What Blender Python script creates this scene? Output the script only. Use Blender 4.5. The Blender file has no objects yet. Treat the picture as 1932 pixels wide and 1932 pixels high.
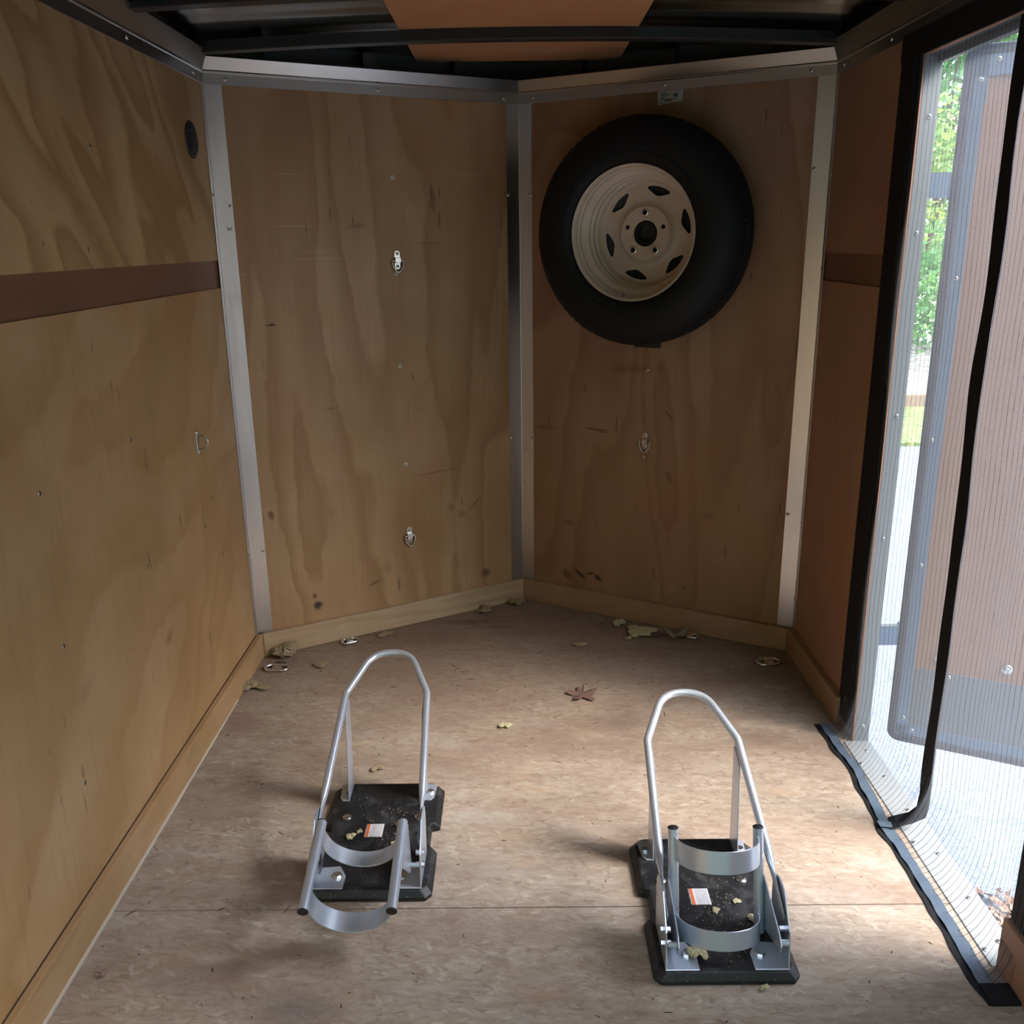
import bpy, bmesh, math, random
from mathutils import Vector, Matrix
random.seed(7)
SC = bpy.context.scene
COL = SC.collection
PI = math.pi

# ------------------------------------------------------------------ camera
cam_d = bpy.data.cameras.new('camera')
cam = bpy.data.objects.new('camera', cam_d); COL.objects.link(cam); SC.camera = cam
cam_d.sensor_width = 36.0; cam_d.sensor_fit = 'HORIZONTAL'
cam_d.lens = 1725.23/1932*36.0
cam_d.clip_start = 0.02; cam_d.clip_end = 300
R_ = Vector((0.99991667, 0.0022803, -0.01270618)); U_ = Vector((0.0115301, 0.2848888, 0.95849123)); W_ = Vector((-0.0058055, 0.95855786, -0.28483877))
m = Matrix((R_, U_, -W_)).transposed().to_4x4(); m.translation = Vector((-0.01908, 0, 1.29636))
cam.matrix_world = m

# ------------------------------------------------------------------ world, light, exposure
world = bpy.data.worlds.new('sky'); SC.world = world; world.use_nodes = True
wn = world.node_tree; wn.nodes.clear()
wo = wn.nodes.new('ShaderNodeOutputWorld'); wb = wn.nodes.new('ShaderNodeBackground')
sky = wn.nodes.new('ShaderNodeTexSky'); sky.sky_type = 'NISHITA'; sky.sun_disc = False
sky.sun_elevation = math.radians(50); sky.sun_rotation = math.radians(120); sky.air_density = 1.0; sky.dust_density = 3.0
mixw = wn.nodes.new('ShaderNodeMix'); mixw.data_type = 'RGBA'; mixw.inputs[0].default_value = 0.85
wn.links.new(sky.outputs[0], mixw.inputs[6]); mixw.inputs[7].default_value = (0.49, 0.555, 0.62, 1)
# brighter part of the overcast sky, where the sun stands behind the cloud (to the right, half way up)
tcw = wn.nodes.new('ShaderNodeTexCoord'); dotw = wn.nodes.new('ShaderNodeVectorMath'); dotw.operation = 'DOT_PRODUCT'
nrw = wn.nodes.new('ShaderNodeVectorMath'); nrw.operation = 'NORMALIZE'; wn.links.new(tcw.outputs['Generated'], nrw.inputs[0]); wn.links.new(nrw.outputs[0], dotw.inputs[0])
dotw.inputs[1].default_value = Vector((.68, -.10, .72)).normalized()
mx0 = wn.nodes.new('ShaderNodeMath'); mx0.operation = 'MAXIMUM'; wn.links.new(dotw.outputs['Value'], mx0.inputs[0]); mx0.inputs[1].default_value = 0
pww = wn.nodes.new('ShaderNodeMath'); pww.operation = 'POWER'; wn.links.new(mx0.outputs[0], pww.inputs[0]); pww.inputs[1].default_value = 40
sw = wn.nodes.new('ShaderNodeMath'); sw.operation = 'MULTIPLY_ADD'; wn.links.new(pww.outputs[0], sw.inputs[0]); sw.inputs[1].default_value = 15.0; sw.inputs[2].default_value = 2.1
wn.links.new(mixw.outputs[2], wb.inputs[0]); wn.links.new(sw.outputs[0], wb.inputs[1])
wn.links.new(wb.outputs[0], wo.inputs[0])
SC.view_settings.view_transform = 'Standard'; SC.view_settings.look = 'None'
SC.view_settings.gamma = 1.0; SC.view_settings.use_curve_mapping = False
SC.view_settings.exposure = 1.0
SC.cycles.max_bounces = 10; SC.cycles.diffuse_bounces = 6; SC.cycles.transparent_max_bounces = 16
SC.cycles.caustics_reflective = False; SC.cycles.caustics_refractive = False

# ------------------------------------------------------------------ dimensions (metres)
XW = 0.87                 # half inside width
YC, YA = 2.7374, 3.2240   # side-wall corner and apex of the V nose
TZ = 1.718                # lower edge of the upper trims
BH = 0.081                # kick board height
BAND0, BAND1 = 1.1745, 1.2517
YB = 0.10                # rear end of the trailer
NL = math.hypot(XW, YA-YC)
NA = math.atan2(YA-YC, XW)  # nose wall angle

# ------------------------------------------------------------------ node helpers
class NT:
    def __init__(s, name):
        s.m = bpy.data.materials.new(name); s.m.use_nodes = True
        s.t = s.m.node_tree; s.t.nodes.clear()
        s.out = s.t.nodes.new('ShaderNodeOutputMaterial')
    def n(s, typ, ins=None, **kw):
        nd = s.t.nodes.new(typ)
        for k, v in kw.items(): setattr(nd, k, v)
        for k, v in (ins or {}).items():
            if isinstance(v, bpy.types.NodeSocket): s.t.links.new(v, nd.inputs[k])
            else: nd.inputs[k].default_value = v
        return nd
    def math(s, op, a, b=0.0, c=0.0, clamp=False):
        nd = s.n('ShaderNodeMath', {0: a, 1: b, 2: c}, operation=op); nd.use_clamp = clamp
        return nd.outputs[0]
    def vmath(s, op, a, b=(0, 0, 0)):
        return s.n('ShaderNodeVectorMath', {0: a, 1: b}, operation=op).outputs[0]
    def coord(s, which='Object'):
        return s.n('ShaderNodeTexCoord').outputs[which]
    def mapping(s, v, loc=(0, 0, 0), rot=(0, 0, 0), scale=(1, 1, 1)):
        if any(rot):      # turn first, then stretch
            v = s.n('ShaderNodeMapping', {'Vector': v, 'Rotation': rot}).outputs[0]
        return s.n('ShaderNodeMapping', {'Vector': v, 'Location': loc, 'Scale': scale}).outputs[0]
    def noise(s, v, scale=5, detail=4, rough=.5, dist=0.0, out=0):
        return s.n('ShaderNodeTexNoise', {'Vector': v, 'Scale': scale, 'Detail': detail, 'Roughness': rough, 'Distortion': dist}).outputs[out]
    def ramp(s, f, stops, interp='LINEAR'):
        nd = s.n('ShaderNodeValToRGB', {0: f}); cr = nd.color_ramp; cr.interpolation = interp
        while len(cr.elements) < len(stops): cr.elements.new(0.5)
        for e, (p, c) in zip(cr.elements, stops):
            e.position = p; e.color = (c if len(c) == 4 else (*c, 1)) if not isinstance(c, (int, float)) else (c, c, c, 1)
        return nd.outputs[0]
    def mix(s, f, a, b, blend='MIX'):
        nd = s.n('ShaderNodeMix', data_type='RGBA', blend_type=blend)
        for k, v in ((0, f), (6, a), (7, b)):
            if isinstance(v, bpy.types.NodeSocket): s.t.links.new(v, nd.inputs[k])
            else: nd.inputs[k].default_value = v if k == 0 else ((*v, 1) if len(v) == 3 else v)
        return nd.outputs[2]
    def bsdf(s, color, rough=.6, metal=0.0, bump=None, bstr=.2, bdist=.002, spec=.5, **extra):
        ins = {'Base Color': color if isinstance(color, bpy.types.NodeSocket) else (*color[:3], 1), 'Roughness': rough, 'Metallic': metal, 'Specular IOR Level': spec}
        ins.update(extra)
        b = s.n('ShaderNodeBsdfPrincipled', ins)
        if bump is not None:
            bp = s.n('ShaderNodeBump', {'Height': bump, 'Strength': bstr, 'Distance': bdist})
            s.t.links.new(bp.outputs[0], b.inputs['Normal'])
        return b.outputs[0]
    def done(s, sh):
        s.t.links.new(sh, s.out.inputs[0]); return s.m
    def ellipse(s, v, cx, cz, rx, rz, rot=0.0, soft=0.5, wob=0.0):
        """soft elliptical mask in the object's own x/z plane"""
        p = s.mapping(s.vmath('SUBTRACT', v, (cx, 0, cz)), rot=(0, rot, 0))
        p = s.vmath('MULTIPLY', p, (1/rx, 0, 1/rz))
        if wob:
            nz = s.noise(s.vmath('MULTIPLY', v, (1, 1, 1)), 60, 3, .6, out=1)
            p = s.vmath('ADD', p, s.vmath('MULTIPLY', s.vmath('SUBTRACT', nz, (.5, .5, .5)), (wob, 0, wob)))
        ln = s.n('ShaderNodeVectorMath', {0: p}, operation='LENGTH').outputs[1]
        return s.n('ShaderNodeMapRange', {0: ln, 1: 1.0, 2: 1.0-soft, 3: 0.0, 4: 1.0}).outputs[0]

def simple(name, col, rough=.5, metal=0.0, noise_amt=0.08, scale=30, bump=0.0, spec=.5):
    t = NT(name); v = t.coord()
    f = t.noise(v, scale, 5, .6)
    c = t.mix(f, [x*(1-noise_amt) for x in col], [min(1, x*(1+noise_amt)) for x in col])
    r = t.n('ShaderNodeMapRange', {0: t.noise(v, scale*.4, 3), 3: max(0, rough-.08), 4: min(1, rough+.08)}).outputs[0]
    return t.done(t.bsdf(c, r, metal, f if bump else None, bump, .001, spec))

# ------------------------------------------------------------------ materials
def ply(name, base, light, dark, stretch, rot, off, contrast=1.0, marks=(), warm=(0.30, 0.14, 0.06), grain=(120, 120, 3.0), seed=0.0, grot=None, olive=(.30, .20, .065)):
    """plywood: cathedral figure from contour lines of a stretched noise, fine grain, knots and scuffs"""
    grot = rot if grot is None else grot
    t = NT(name); v = t.coord()
    p = t.mapping(v, loc=(off[0], off[1]+seed, off[2]), rot=(0, rot, 0), scale=stretch)
    w = t.noise(v, 9, 3, .5, out=1)
    p2 = t.vmath('ADD', p, t.vmath('MULTIPLY', t.vmath('SUBTRACT', w, (.5, .5, .5)), (.10, .10, .10)))
    big = t.noise(p2, 1.0, 2.0, .45, .3)
    rings = t.math('FRACT', t.math('MULTIPLY', big, 8.5))
    fig = t.ramp(rings, [(0.0, 0.0), (0.12, .85), (0.34, .55), (0.62, .12), (1.0, 0.0)])
    fig = t.math('MULTIPLY', fig, contrast)
    blot = t.noise(v, 2.2, 4, .6)
    c = t.mix(t.ramp(blot, [(.3, 0.0), (.7, 1.0)]), base, light)
    c = t.mix(fig, c, dark)
    wf = t.ramp(t.noise(t.mapping(v, loc=(3.1+seed, 0, 1.7), scale=(1.6, 1, .8)), 1.8, 3, .5), [(.45, 0.0), (.72, 1.0)])
    c = t.mix(t.math('MULTIPLY', wf, .45), c, warm)
    of = t.ramp(t.noise(t.mapping(v, loc=(8.3+seed, 0, 4.7), rot=(0, grot, 0), scale=(1.3, 1, .9)), 2.4, 4, .55, .8), [(.46, 0.0), (.66, 1.0)])
    c = t.mix(t.math('MULTIPLY', of, .24), c, olive)
    g = t.noise(t.mapping(v, rot=(0, grot, 0), scale=grain), 1.0, 5, .65)
    c = t.mix(t.ramp(g, [(.28, .24), (.48, 0.0)]), c, [x*.62 for x in dark])
    c = t.mix(t.ramp(g, [(.56, 0.0), (.8, .25)]), c, light)
    # small dark checks along the grain
    ck = t.noise(t.mapping(v, loc=(seed, 0, 5), rot=(0, grot, 0), scale=(grain[0]*.55, 40, grain[2]*2.6)), 1.0, 2, .4)
    ckm = t.math('MULTIPLY', t.ramp(ck, [(.70, 0.0), (.76, 1.0)]), .55)
    c = t.mix(ckm, c, [x*.28 for x in dark])
    # pale scratches
    sc = t.noise(t.mapping(v, loc=(seed*2, 0, 9), rot=(0, .25, 0), scale=(7, 20, 150)), 1.0, 2, .4)
    c = t.mix(t.math('MULTIPLY', t.ramp(sc, [(.73, 0.0), (.78, 1.0)]), .28), c, [min(1, x*1.4) for x in light])
    for (cx, cz, rx, rz, ro, so, wo, col, st) in marks:
        c = t.mix(t.math('MULTIPLY', t.ellipse(v, cx, cz, rx, rz, ro, so, wo), st), c, col)
    rgh = t.n('ShaderNodeMapRange', {0: g, 3: .42, 4: .62}).outputs[0]
    return t.done(t.bsdf(c, rgh, 0, g, .12, .001, .35))

BLK = (.02, .018, .016); BRN = (.12, .055, .025); PALE = (.62, .46, .33)
M = {}
M['ply_left_low'] = ply('plywood_left_lower', (.44, .27, .125), (.54, .365, .21), (.33, .185, .065), (.75, 1, 1.5), .65, (0, 0, 0), .5, marks=[
    (2.37, .60, .035, .004, .9, .6, .8, BRN, .55), (2.45, .62, .035, .005, -.9, .6, .8, BRN, .5), (1.99, .60, .003, .030, .2, .6, .6, BLK, .8),
    (1.62, .46, .05, .02, .3, .7, .6, (.35, .22, .12), .5), (1.80, .96, .002, .035, .1, .5, .2, PALE, .5), (1.93, .98, .002, .05, .05, .5, .2, PALE, .5),
    (1.42, .96, .06, .003, .3, .5, .4, PALE, .45), (2.05, .38, .03, .02, .3, .7, .9, BRN, .45), (1.55, .25, .004, .03, 0, .6, .5, BRN, .5)], grot=0.0, grain=(60, 60, 4.0))
M['ply_left_up'] = ply('plywood_left_upper', (.47, .31, .15), (.56, .39, .21), (.29, .155, .055), (.75, 1, 2.9), -.85, (.3, 0, .7), .85, marks=[
    (1.90, 1.29, .004, .006, 0, .4, .5, BLK, .8), (1.72, 1.30, .003, .005, 0, .4, .5, BLK, .7), (2.33, 1.50, .003, .012, .1, .4, .5, BRN, .7),
    (2.10, 1.40, .001, .11, -.75, .3, .1, PALE, .55)], grain=(5, 90, 80))
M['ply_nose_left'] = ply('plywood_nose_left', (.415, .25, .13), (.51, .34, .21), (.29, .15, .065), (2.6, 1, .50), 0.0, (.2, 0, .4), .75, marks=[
    (.208, .135, .020, .022, .4, .6, 1.2, BLK, .9), (.20, .17, .010, .013, .3, .6, .9, BRN, .8), (.84, .132, .026, .022, 0, .7, .6, (.07, .05, .045), .75),
    (.41, .175, .035, .007, .3, .6, .9, BRN, .6), (.50, .155, .007, .030, 0, .5, .9, (.08, .06, .05), .55), (.46, .22, .02, .035, .2, .8, 1.0, (.2, .1, .06), .35),
    (.42, 1.345, .035, .012, .1, .7, .8, (.14, .10, .07), .6), (.41, 1.36, .004, .014, 0, .6, .4, BRN, .7), (.13, 1.06, .022, .003, 0, .4, .3, BLK, .75), (.135, 1.062, .007, .005, 0, .4, .2, BLK, .8),
    (.08, .47, .013, .018, .2, .5, 1.2, BRN, .7), (.68, 1.42, .014, .05, 0, .5, 1.1, (.17, .08, .04), .6), (.70, 1.36, .006, .04, 0, .5, .6, (.15, .07, .03), .6), (.66, 1.29, .05, .004, 0, .5, .8, BRN, .4),
    (.80, .40, .05, .004, .7, .6, .7, (.16, .07, .04), .6), (.66, .535, .11, .0035, .05, .6, .8, (.18, .08, .05), .6), (.71, .40, .02, .02, .4, .7, 1.2, BRN, .4), (.75, .37, .02, .02, .4, .7, 1.2, BRN, .4),
    (.22, 1.49, .05, .0012, 0, .3, .1, PALE, .6), (.22, 1.345, .07, .0012, 0, .3, .1, PALE, .6), (.29, 1.27, .06, .001, 0, .3, .1, PALE, .5), (.30, 1.25, .10, .0012, 0, .3, .1, PALE, .45), (.80, 1.50, .09, .001, .02, .3, .1, PALE, .4),
    (.585, .87, .003, .02, .1, .4, .3, BRN, .7), (.565, .75, .0015, .05, 0, .4, .2, BRN, .55), (.30, .79, .02, .006, 0, .7, .6, (.16, .10, .07), .5)], seed=2.0)
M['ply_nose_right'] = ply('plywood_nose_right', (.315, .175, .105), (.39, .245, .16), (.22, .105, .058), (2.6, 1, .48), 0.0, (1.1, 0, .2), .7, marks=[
    (-.706, .672, .055, .004, -.02, .4, .5, BLK, .6), (-.90, .663, .06, .012, 0, .7, .9, (.13, .09, .07), .5), (-.447, .741, .0018, .030, .75, .3, .1, BLK, .85), (-.68, .665, .03, .003, .05, .4, .5, BLK, .5),
    (-.814, .126, .016, .030, .5, .5, 1.2, (.10, .04, .02), .6), (-.761, .135, .030, .008, -.6, .4, .8, BLK, .85), (-.72, .145, .018, .006, .4, .4, .8, BLK, .75), (-.691, .133, .020, .010, -.6, .4, .8, BLK, .85),
    (-.482, .189, .008, .035, .1, .6, 1.0, (.12, .06, .03), .5), (-.372, .154, .004, .010, .5, .4, .4, BRN, .7), (-.809, .325, .025, .015, .1, .5, 1.0, (.15, .07, .04), .5),
    (-.585, .885, .10, .02, 0, .7, 1.6, (.14, .07, .03), .5), (-.480, .90, .03, .03, 0, .7, 1.6, (.14, .07, .03), .45), (-.525, .90, .0012, .05, 0, .4, .1, BRN, .7), (-.439, .534, .012, .03, .6, .6, .6, BRN, .45),
    (-.10, .84, .010, .06, .2, .6, .8, (.2, .08, .04), .35), (-.30, .42, .03, .02, .2, .7, 1.4, BRN, .3)], warm=(.31, .12, .055), seed=5.0)
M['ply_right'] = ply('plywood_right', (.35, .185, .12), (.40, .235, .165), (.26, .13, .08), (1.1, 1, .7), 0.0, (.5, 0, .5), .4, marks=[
    (2.40, .62, .03, .03, .3, .8, 1.0, BRN, .35), (2.44, .44, .05, .004, .1, .6, 1.2, BRN, .5)], warm=(.30, .11, .05), seed=9.0)
M['luan'] = ply('luan_strip', (.19, .095, .055), (.23, .115, .07), (.12, .05, .028), (.4, 1, 3), 0.0, (0, 0, 0), .25, grain=(6, 60, 140), warm=(.16, .07, .04), seed=4.0, olive=(.14, .07, .035))
M['ceiling_ply'] = ply('ceiling_plywood', (.58, .28, .13), (.64, .33, .17), (.50, .23, .10), (.4, 1, 1), 0.0, (0, 0, 0), .15, olive=(.5, .26, .12), grain=(5, 130, 60), warm=(.5, .22, .10), seed=6.0)
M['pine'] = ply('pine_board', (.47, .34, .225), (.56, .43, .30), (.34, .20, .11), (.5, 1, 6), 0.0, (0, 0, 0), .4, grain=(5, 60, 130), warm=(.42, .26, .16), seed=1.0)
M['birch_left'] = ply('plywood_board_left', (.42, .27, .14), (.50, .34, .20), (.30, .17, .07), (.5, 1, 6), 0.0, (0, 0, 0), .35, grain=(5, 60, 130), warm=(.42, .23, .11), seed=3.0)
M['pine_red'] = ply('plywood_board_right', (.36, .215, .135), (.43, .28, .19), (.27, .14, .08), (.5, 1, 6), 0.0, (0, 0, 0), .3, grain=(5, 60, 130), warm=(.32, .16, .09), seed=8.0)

def osb():
    t = NT('strand_board'); v = t.coord()
    w1 = t.vmath('SUBTRACT', t.noise(v, 8, 2, .5, out=1), (.5, .5, .5)); w2 = t.vmath('SUBTRACT', t.noise(v, 42, 2, .5, out=1), (.5, .5, .5))
    vv = t.vmath('ADD', t.vmath('ADD', v, t.vmath('MULTIPLY', w1, (.024, .020, 0))), t.vmath('MULTIPLY', w2, (.005, .004, 0)))
    n1 = t.noise(t.mapping(vv, rot=(0, 0, .08), scale=(17, 75, 1)), 1.0, 8, .72)
    c = t.ramp(n1, [(.27, (.20, .15, .11)), (.42, (.33, .265, .205)), (.54, (.39, .325, .255)), (.74, (.49, .43, .355))])
    def layer(c, rot, sx, sy, lo, seed, amt):
        q = t.mapping(vv, loc=(seed, seed*.7, 0), rot=(0, 0, rot), scale=(sx, sy, 1))
        vo = t.n('ShaderNodeTexVoronoi', {'Vector': q, 'Scale': 1.0, 'Randomness': 1.0}, feature='F1')
        sep = t.n('ShaderNodeSeparateColor', {0: vo.outputs['Color']})
        mask = t.math('MULTIPLY', t.math('MULTIPLY', t.math('GREATER_THAN', sep.outputs[0], lo), t.ramp(vo.outputs['Distance'], [(.40, 1.0), (.47, 0.0)])), amt)
        mask = t.math('MULTIPLY', mask, t.ramp(t.noise(t.mapping(v, loc=(seed, 2, 0), scale=(6, 14, 1)), 1.0, 3, .6), [(.36, .12), (.62, 1.0)]))
        tone = t.ramp(sep.outputs[1], [(0.0, (.25, .185, .135)), (.25, (.335, .265, .205)), (.6, (.40, .335, .265)), (.85, (.47, .41, .335)), (1.0, (.56, .50, .42))])
        return t.mix(mask, c, tone)
    c = layer(c, .10, 24, 80, .35, 1.3, .6)
    c = layer(c, -.45, 26, 85, .50, 4.1, .65)
    c = layer(c, .60, 24, 90, .55, 7.7, .65)
    c = layer(c, -.10, 34, 120, .45, 2.9, .65)
    c = layer(c, 1.15, 34, 110, .80, 5.5, .7)
    c = layer(c, .35, 44, 170, .72, 8.5, .8)
    de = t.n('ShaderNodeTexVoronoi', {'Vector': t.mapping(vv, loc=(3, 3, 0), rot=(0, 0, .2), scale=(24, 78, 1)), 'Scale': 1.0}, feature='DISTANCE_TO_EDGE').outputs['Distance']
    dm = t.math('MULTIPLY', t.ramp(de, [(.02, 1.0), (.07, 0.0)]), t.ramp(t.noise(v, 26, 3, .6), [(.50, 0.0), (.62, .45)]))
    c = t.mix(dm, c, (.13, .085, .06))
    de2 = t.n('ShaderNodeTexVoronoi', {'Vector': t.mapping(vv, loc=(9, 5, 0), rot=(0, 0, -.5), scale=(28, 90, 1)), 'Scale': 1.0}, feature='DISTANCE_TO_EDGE').outputs['Distance']
    dm2 = t.math('MULTIPLY', t.ramp(de2, [(.02, 1.0), (.06, 0.0)]), t.ramp(t.noise(v, 20, 3, .6), [(.56, 0.0), (.66, .35)]))
    c = t.mix(dm2, c, (.62, .57, .49))
    e = n1
    # broad panels of differently coloured strands and scuffing
    pa = t.noise(t.mapping(vv, loc=(1, 6, 0), rot=(0, 0, .05), scale=(2.6, 8.5, 1)), 1.0, 5, .62)
    c = t.mix(t.ramp(pa, [(.33, .55), (.47, 0.0)]), c, (.26, .20, .155))
    c = t.mix(t.ramp(pa, [(.55, 0.0), (.70, .55)]), c, (.44, .41, .365))
    pb = t.noise(t.mapping(vv, loc=(11, 3, 0), rot=(0, 0, -.1), scale=(3.5, 12, 1)), 1.0, 4, .6)
    c = t.mix(t.ramp(pb, [(.58, 0.0), (.70, .5)]), c, (.46, .345, .235))
    # foot dirt and stains: patchy; nose end coloured darker for fading light plus dirt
    dirt = t.ramp(t.noise(t.mapping(v, loc=(2, 1, 0), scale=(1.6, 3.2, 1)), 1.6, 6, .65), [(.42, 0.0), (.72, .65)])
    c = t.mix(dirt, c, (.20, .13, .095))
    sepv = t.n('ShaderNodeSeparateXYZ', {0: v})
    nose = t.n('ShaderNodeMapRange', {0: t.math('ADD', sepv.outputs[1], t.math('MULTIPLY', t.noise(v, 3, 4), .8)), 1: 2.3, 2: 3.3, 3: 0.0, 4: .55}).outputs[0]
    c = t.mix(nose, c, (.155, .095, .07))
    blotch = t.noise(t.mapping(v, loc=(7, 3, 0), scale=(3, 7, 1)), 1.5, 3, .5)
    c = t.mix(t.ramp(blotch, [(.66, 0.0), (.72, .35)]), c, (.15, .085, .055))
    for (x, y, rx, ry, col, st) in [(-.27, 1.68, .10, .03, (.12, .07, .05), .35), (-.42, 1.30, .10, .05, (.16, .15, .15), .45), (-.60, 1.42, .05, .02, (.5, .47, .44), .4),
                                    (.28, 2.28, .12, .07, (.12, .08, .06), .4), (-.1, 2.95, .10, .02, (.10, .06, .04), .5), (-.2, 3.0, .16, .03, (.10, .05, .035), .5), (.62, 2.2, .10, .05, (.12, .08, .05), .35), (.02, 1.32, .05, .02, (.4, .2, .12), .3), (-.05, 1.24, .12, .04, (.35, .34, .34), .3)]:
        p = t.vmath('MULTIPLY', t.vmath('SUBTRACT', vv, (x, y, 0)), (1/rx, 1/ry, 0))
        ln = t.n('ShaderNodeVectorMath', {0: p}, operation='LENGTH').outputs[1]
        mk = t.n('ShaderNodeMapRange', {0: t.math('ADD', ln, t.math('MULTIPLY', t.noise(v, 35, 4, .7), .8)), 1: 1.5, 2: .6, 3: 0.0, 4: st}).outputs[0]
        c = t.mix(mk, c, col)
    rg = t.n('ShaderNodeMapRange', {0: e, 3: .55, 4: .8}).outputs[0]
    return t.done(t.bsdf(c, rg, 0, e, .35, .0015, .25))
M['osb'] = osb()

def metal(name, col, rough, streak=(2, 2, 60), amt=.12, bump=.03, scl=1.0, dents=0.0):
    t = NT(name); v = t.coord()
    g = t.noise(t.mapping(v, scale=[x*scl for x in streak]), 1.0, 5, .6)
    c = t.mix(g, [x*(1-amt) for x in col], [min(1, x*(1+amt)) for x in col])
    sm = t.noise(v, 6, 4, .6)
    r = t.n('ShaderNodeMapRange', {0: t.math('ADD', t.math('MULTIPLY', g, .5), t.math('MULTIPLY', sm, .5)), 3: max(.02, rough-.1), 4: rough+.1}).outputs[0]
    h = t.math('ADD', t.math('MULTIPLY', g, .15), t.math('MULTIPLY', sm, dents))
    return t.done(t.bsdf(c, r, 1.0, h, bump, .004, .5))
M['alu'] = metal('mill_aluminium', (.66, .66, .67), .30, (40, 40, 3), dents=1.0, bump=.22)
M['alu_h'] = metal('mill_aluminium_rail', (.50, .50, .49), .30, (.6, 50, 50), dents=.0, bump=.01, amt=.05)
M['roof_metal'] = metal('roof_sheet', (.30, .285, .255), .22, (.35, 34, 34), .30, .12, dents=.1)
M['steel_black'] = simple('black_steel', (.009, .009, .010), .38, 0, .3, 20)
M['void_black'] = simple('dark_outer_skin', (.025, .025, .024), .6, 0, .3, 6)
M['chock_paint'] = simple('silver_powder_coat', (.56, .63, .73), .30, .6, .015, 40, .0)
M['zinc'] = metal('zinc_bolt', (.70, .70, .68), .28, (60, 60, 60), .1)
M['ring_steel'] = metal('ring_steel', (.55, .55, .53), .28, (60, 60, 60), .15)
M['cap_black'] = simple('black_plastic', (.012, .012, .014), .5, 0, .2, 80)
M['rubber'] = simple('tyre_rubber', (.008, .009, .0105), .6, 0, .25, 40, .1, .25)
M['fabric_black'] = simple('black_webbing', (.010, .010, .012), .75, 0, .2, 400, .15, .25)
M['ribbon'] = simple('black_nylon_ribbon', (.085, .12, .165), .36, 0, .15, 60, .1, .5)
M['white_screw'] = simple('white_screw_head', (.80, .80, .80), .4, 0, .05)
M['wood_edge'] = simple('raw_plywood_edge', (.36, .17, .09), .7, 0, .3, 60)
M['alu_white'] = simple('pale_aluminium_frame', (.20, .225, .235), .38, .25, .05, 8)
M['door_alu'] = simple('door_frame_aluminium', (.15, .22, .32), .38, .4, .08, 9)
M['door_kick'] = simple('grey_kick_panel', (.17, .185, .20), .45, .3, .05, 300, .05)
M['door_seal'] = simple('black_foam_seal', (.035, .04, .055), .55, 0, .5, 250, .3)
M['door_ply'] = ply('door_plywood', (.30, .155, .085), (.35, .20, .125), (.26, .13, .07), (1.0, 1, .35), 0, (0, 0, 0), .25, olive=(.31, .17, .10), warm=(.32, .145, .075), grain=(160, 100, 3), seed=11.0)
M['sill'] = simple('pale_threshold_plate', (.30, .33, .34), .45, .1, .06, 12)
M['caulk'] = simple('pale_caulk', (.58, .55, .47), .6, 0, .1, 50)

def plate_mat():
    t = NT('black_dusty_plate'); v = t.coord()
    d = t.noise(v, 22, 8, .75, .6)
    sp = t.n('ShaderNodeTexVoronoi', {'Vector': v, 'Scale': 190.0}, feature='F1')
    sep = t.n('ShaderNodeSeparateColor', {0: sp.outputs['Color']})
    spk = t.math('MULTIPLY', t.ramp(sp.outputs['Distance'], [(.14, 1.0), (.24, 0.0)]), t.ramp(sep.outputs[0], [(.88, 0.0), (.90, 1.0)]))
    c = t.mix(t.ramp(d, [(.50, 0.0), (.85, .28)]), (.008, .009, .011), (.25, .26, .25))
    c = t.mix(t.math('MULTIPLY', spk, .35), c, (.55, .53, .42))
    nz = t.n('ShaderNodeNewGeometry').outputs['Normal']
    return t.done(t.bsdf(c, t.n('ShaderNodeMapRange', {0: d, 3: .25, 4: .8}).outputs[0], 0, d, .1, .001, .5))
M['plate'] = plate_mat()

def rim_mat():
    t = NT('cream_wheel_paint'); v = t.coord()
    d = t.noise(v, 7, 5, .6)
    c = t.mix(t.ramp(d, [(.35, 0.0), (.75, .5)]), (.62, .53, .44), (.40, .31, .22))
    return t.done(t.bsdf(c, .38, 0, d, .05, .002, .5))
M['rim'] = rim_mat()

def tread_mat():
    t = NT('tyre_tread'); v = t.coord()
    return t.done(t.bsdf((.007, .008, .009), .75, 0, t.noise(v, 60, 3), .2, .002, .3))
M['tread'] = tread_mat()

def label_mat(name, rows, orient, strip=True):
    """small printed label: white ground, rows of fine print, an orange strip at one end (x,y in -0.5..0.5 from Generated)"""
    t = NT(name); g = t.coord('Generated')
    s = t.n('ShaderNodeSeparateXYZ', {0: g})
    X = s.outputs[0]; Y = s.outputs[orient]
    line = t.math('FRACT', t.math('MULTIPLY', Y, rows))
    lm = t.math('LESS_THAN', line, .42)
    wd = t.math('GREATER_THAN', t.noise(t.n('ShaderNodeCombineXYZ', {0: t.math('MULTIPLY', X, 26), 1: t.math('FLOOR', t.math('MULTIPLY', Y, rows)), 2: 0.0}).outputs[0], 2.0, 2), .44)
    inr = t.math('MULTIPLY', t.math('GREATER_THAN', X, .30), t.math('LESS_THAN', X, .93))
    mk = t.math('MULTIPLY', t.math('MULTIPLY', lm, wd), inr)
    c = t.mix(t.math('MULTIPLY', mk, .75), (.72, .72, .74), (.08, .08, .09))
    if strip:
        c = t.mix(t.math('MULTIPLY', t.math('GREATER_THAN', X, .08), t.math('LESS_THAN', X, .22)), c, (.75, .16, .05))
        c = t.mix(t.math('MULTIPLY', t.math('LESS_THAN', X, .08), wd), c, (.25, .2, .2))
    return t.done(t.bsdf(c, .35, 0))
M['chock_label'] = label_mat('warning_label_print', 13, 1)

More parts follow.
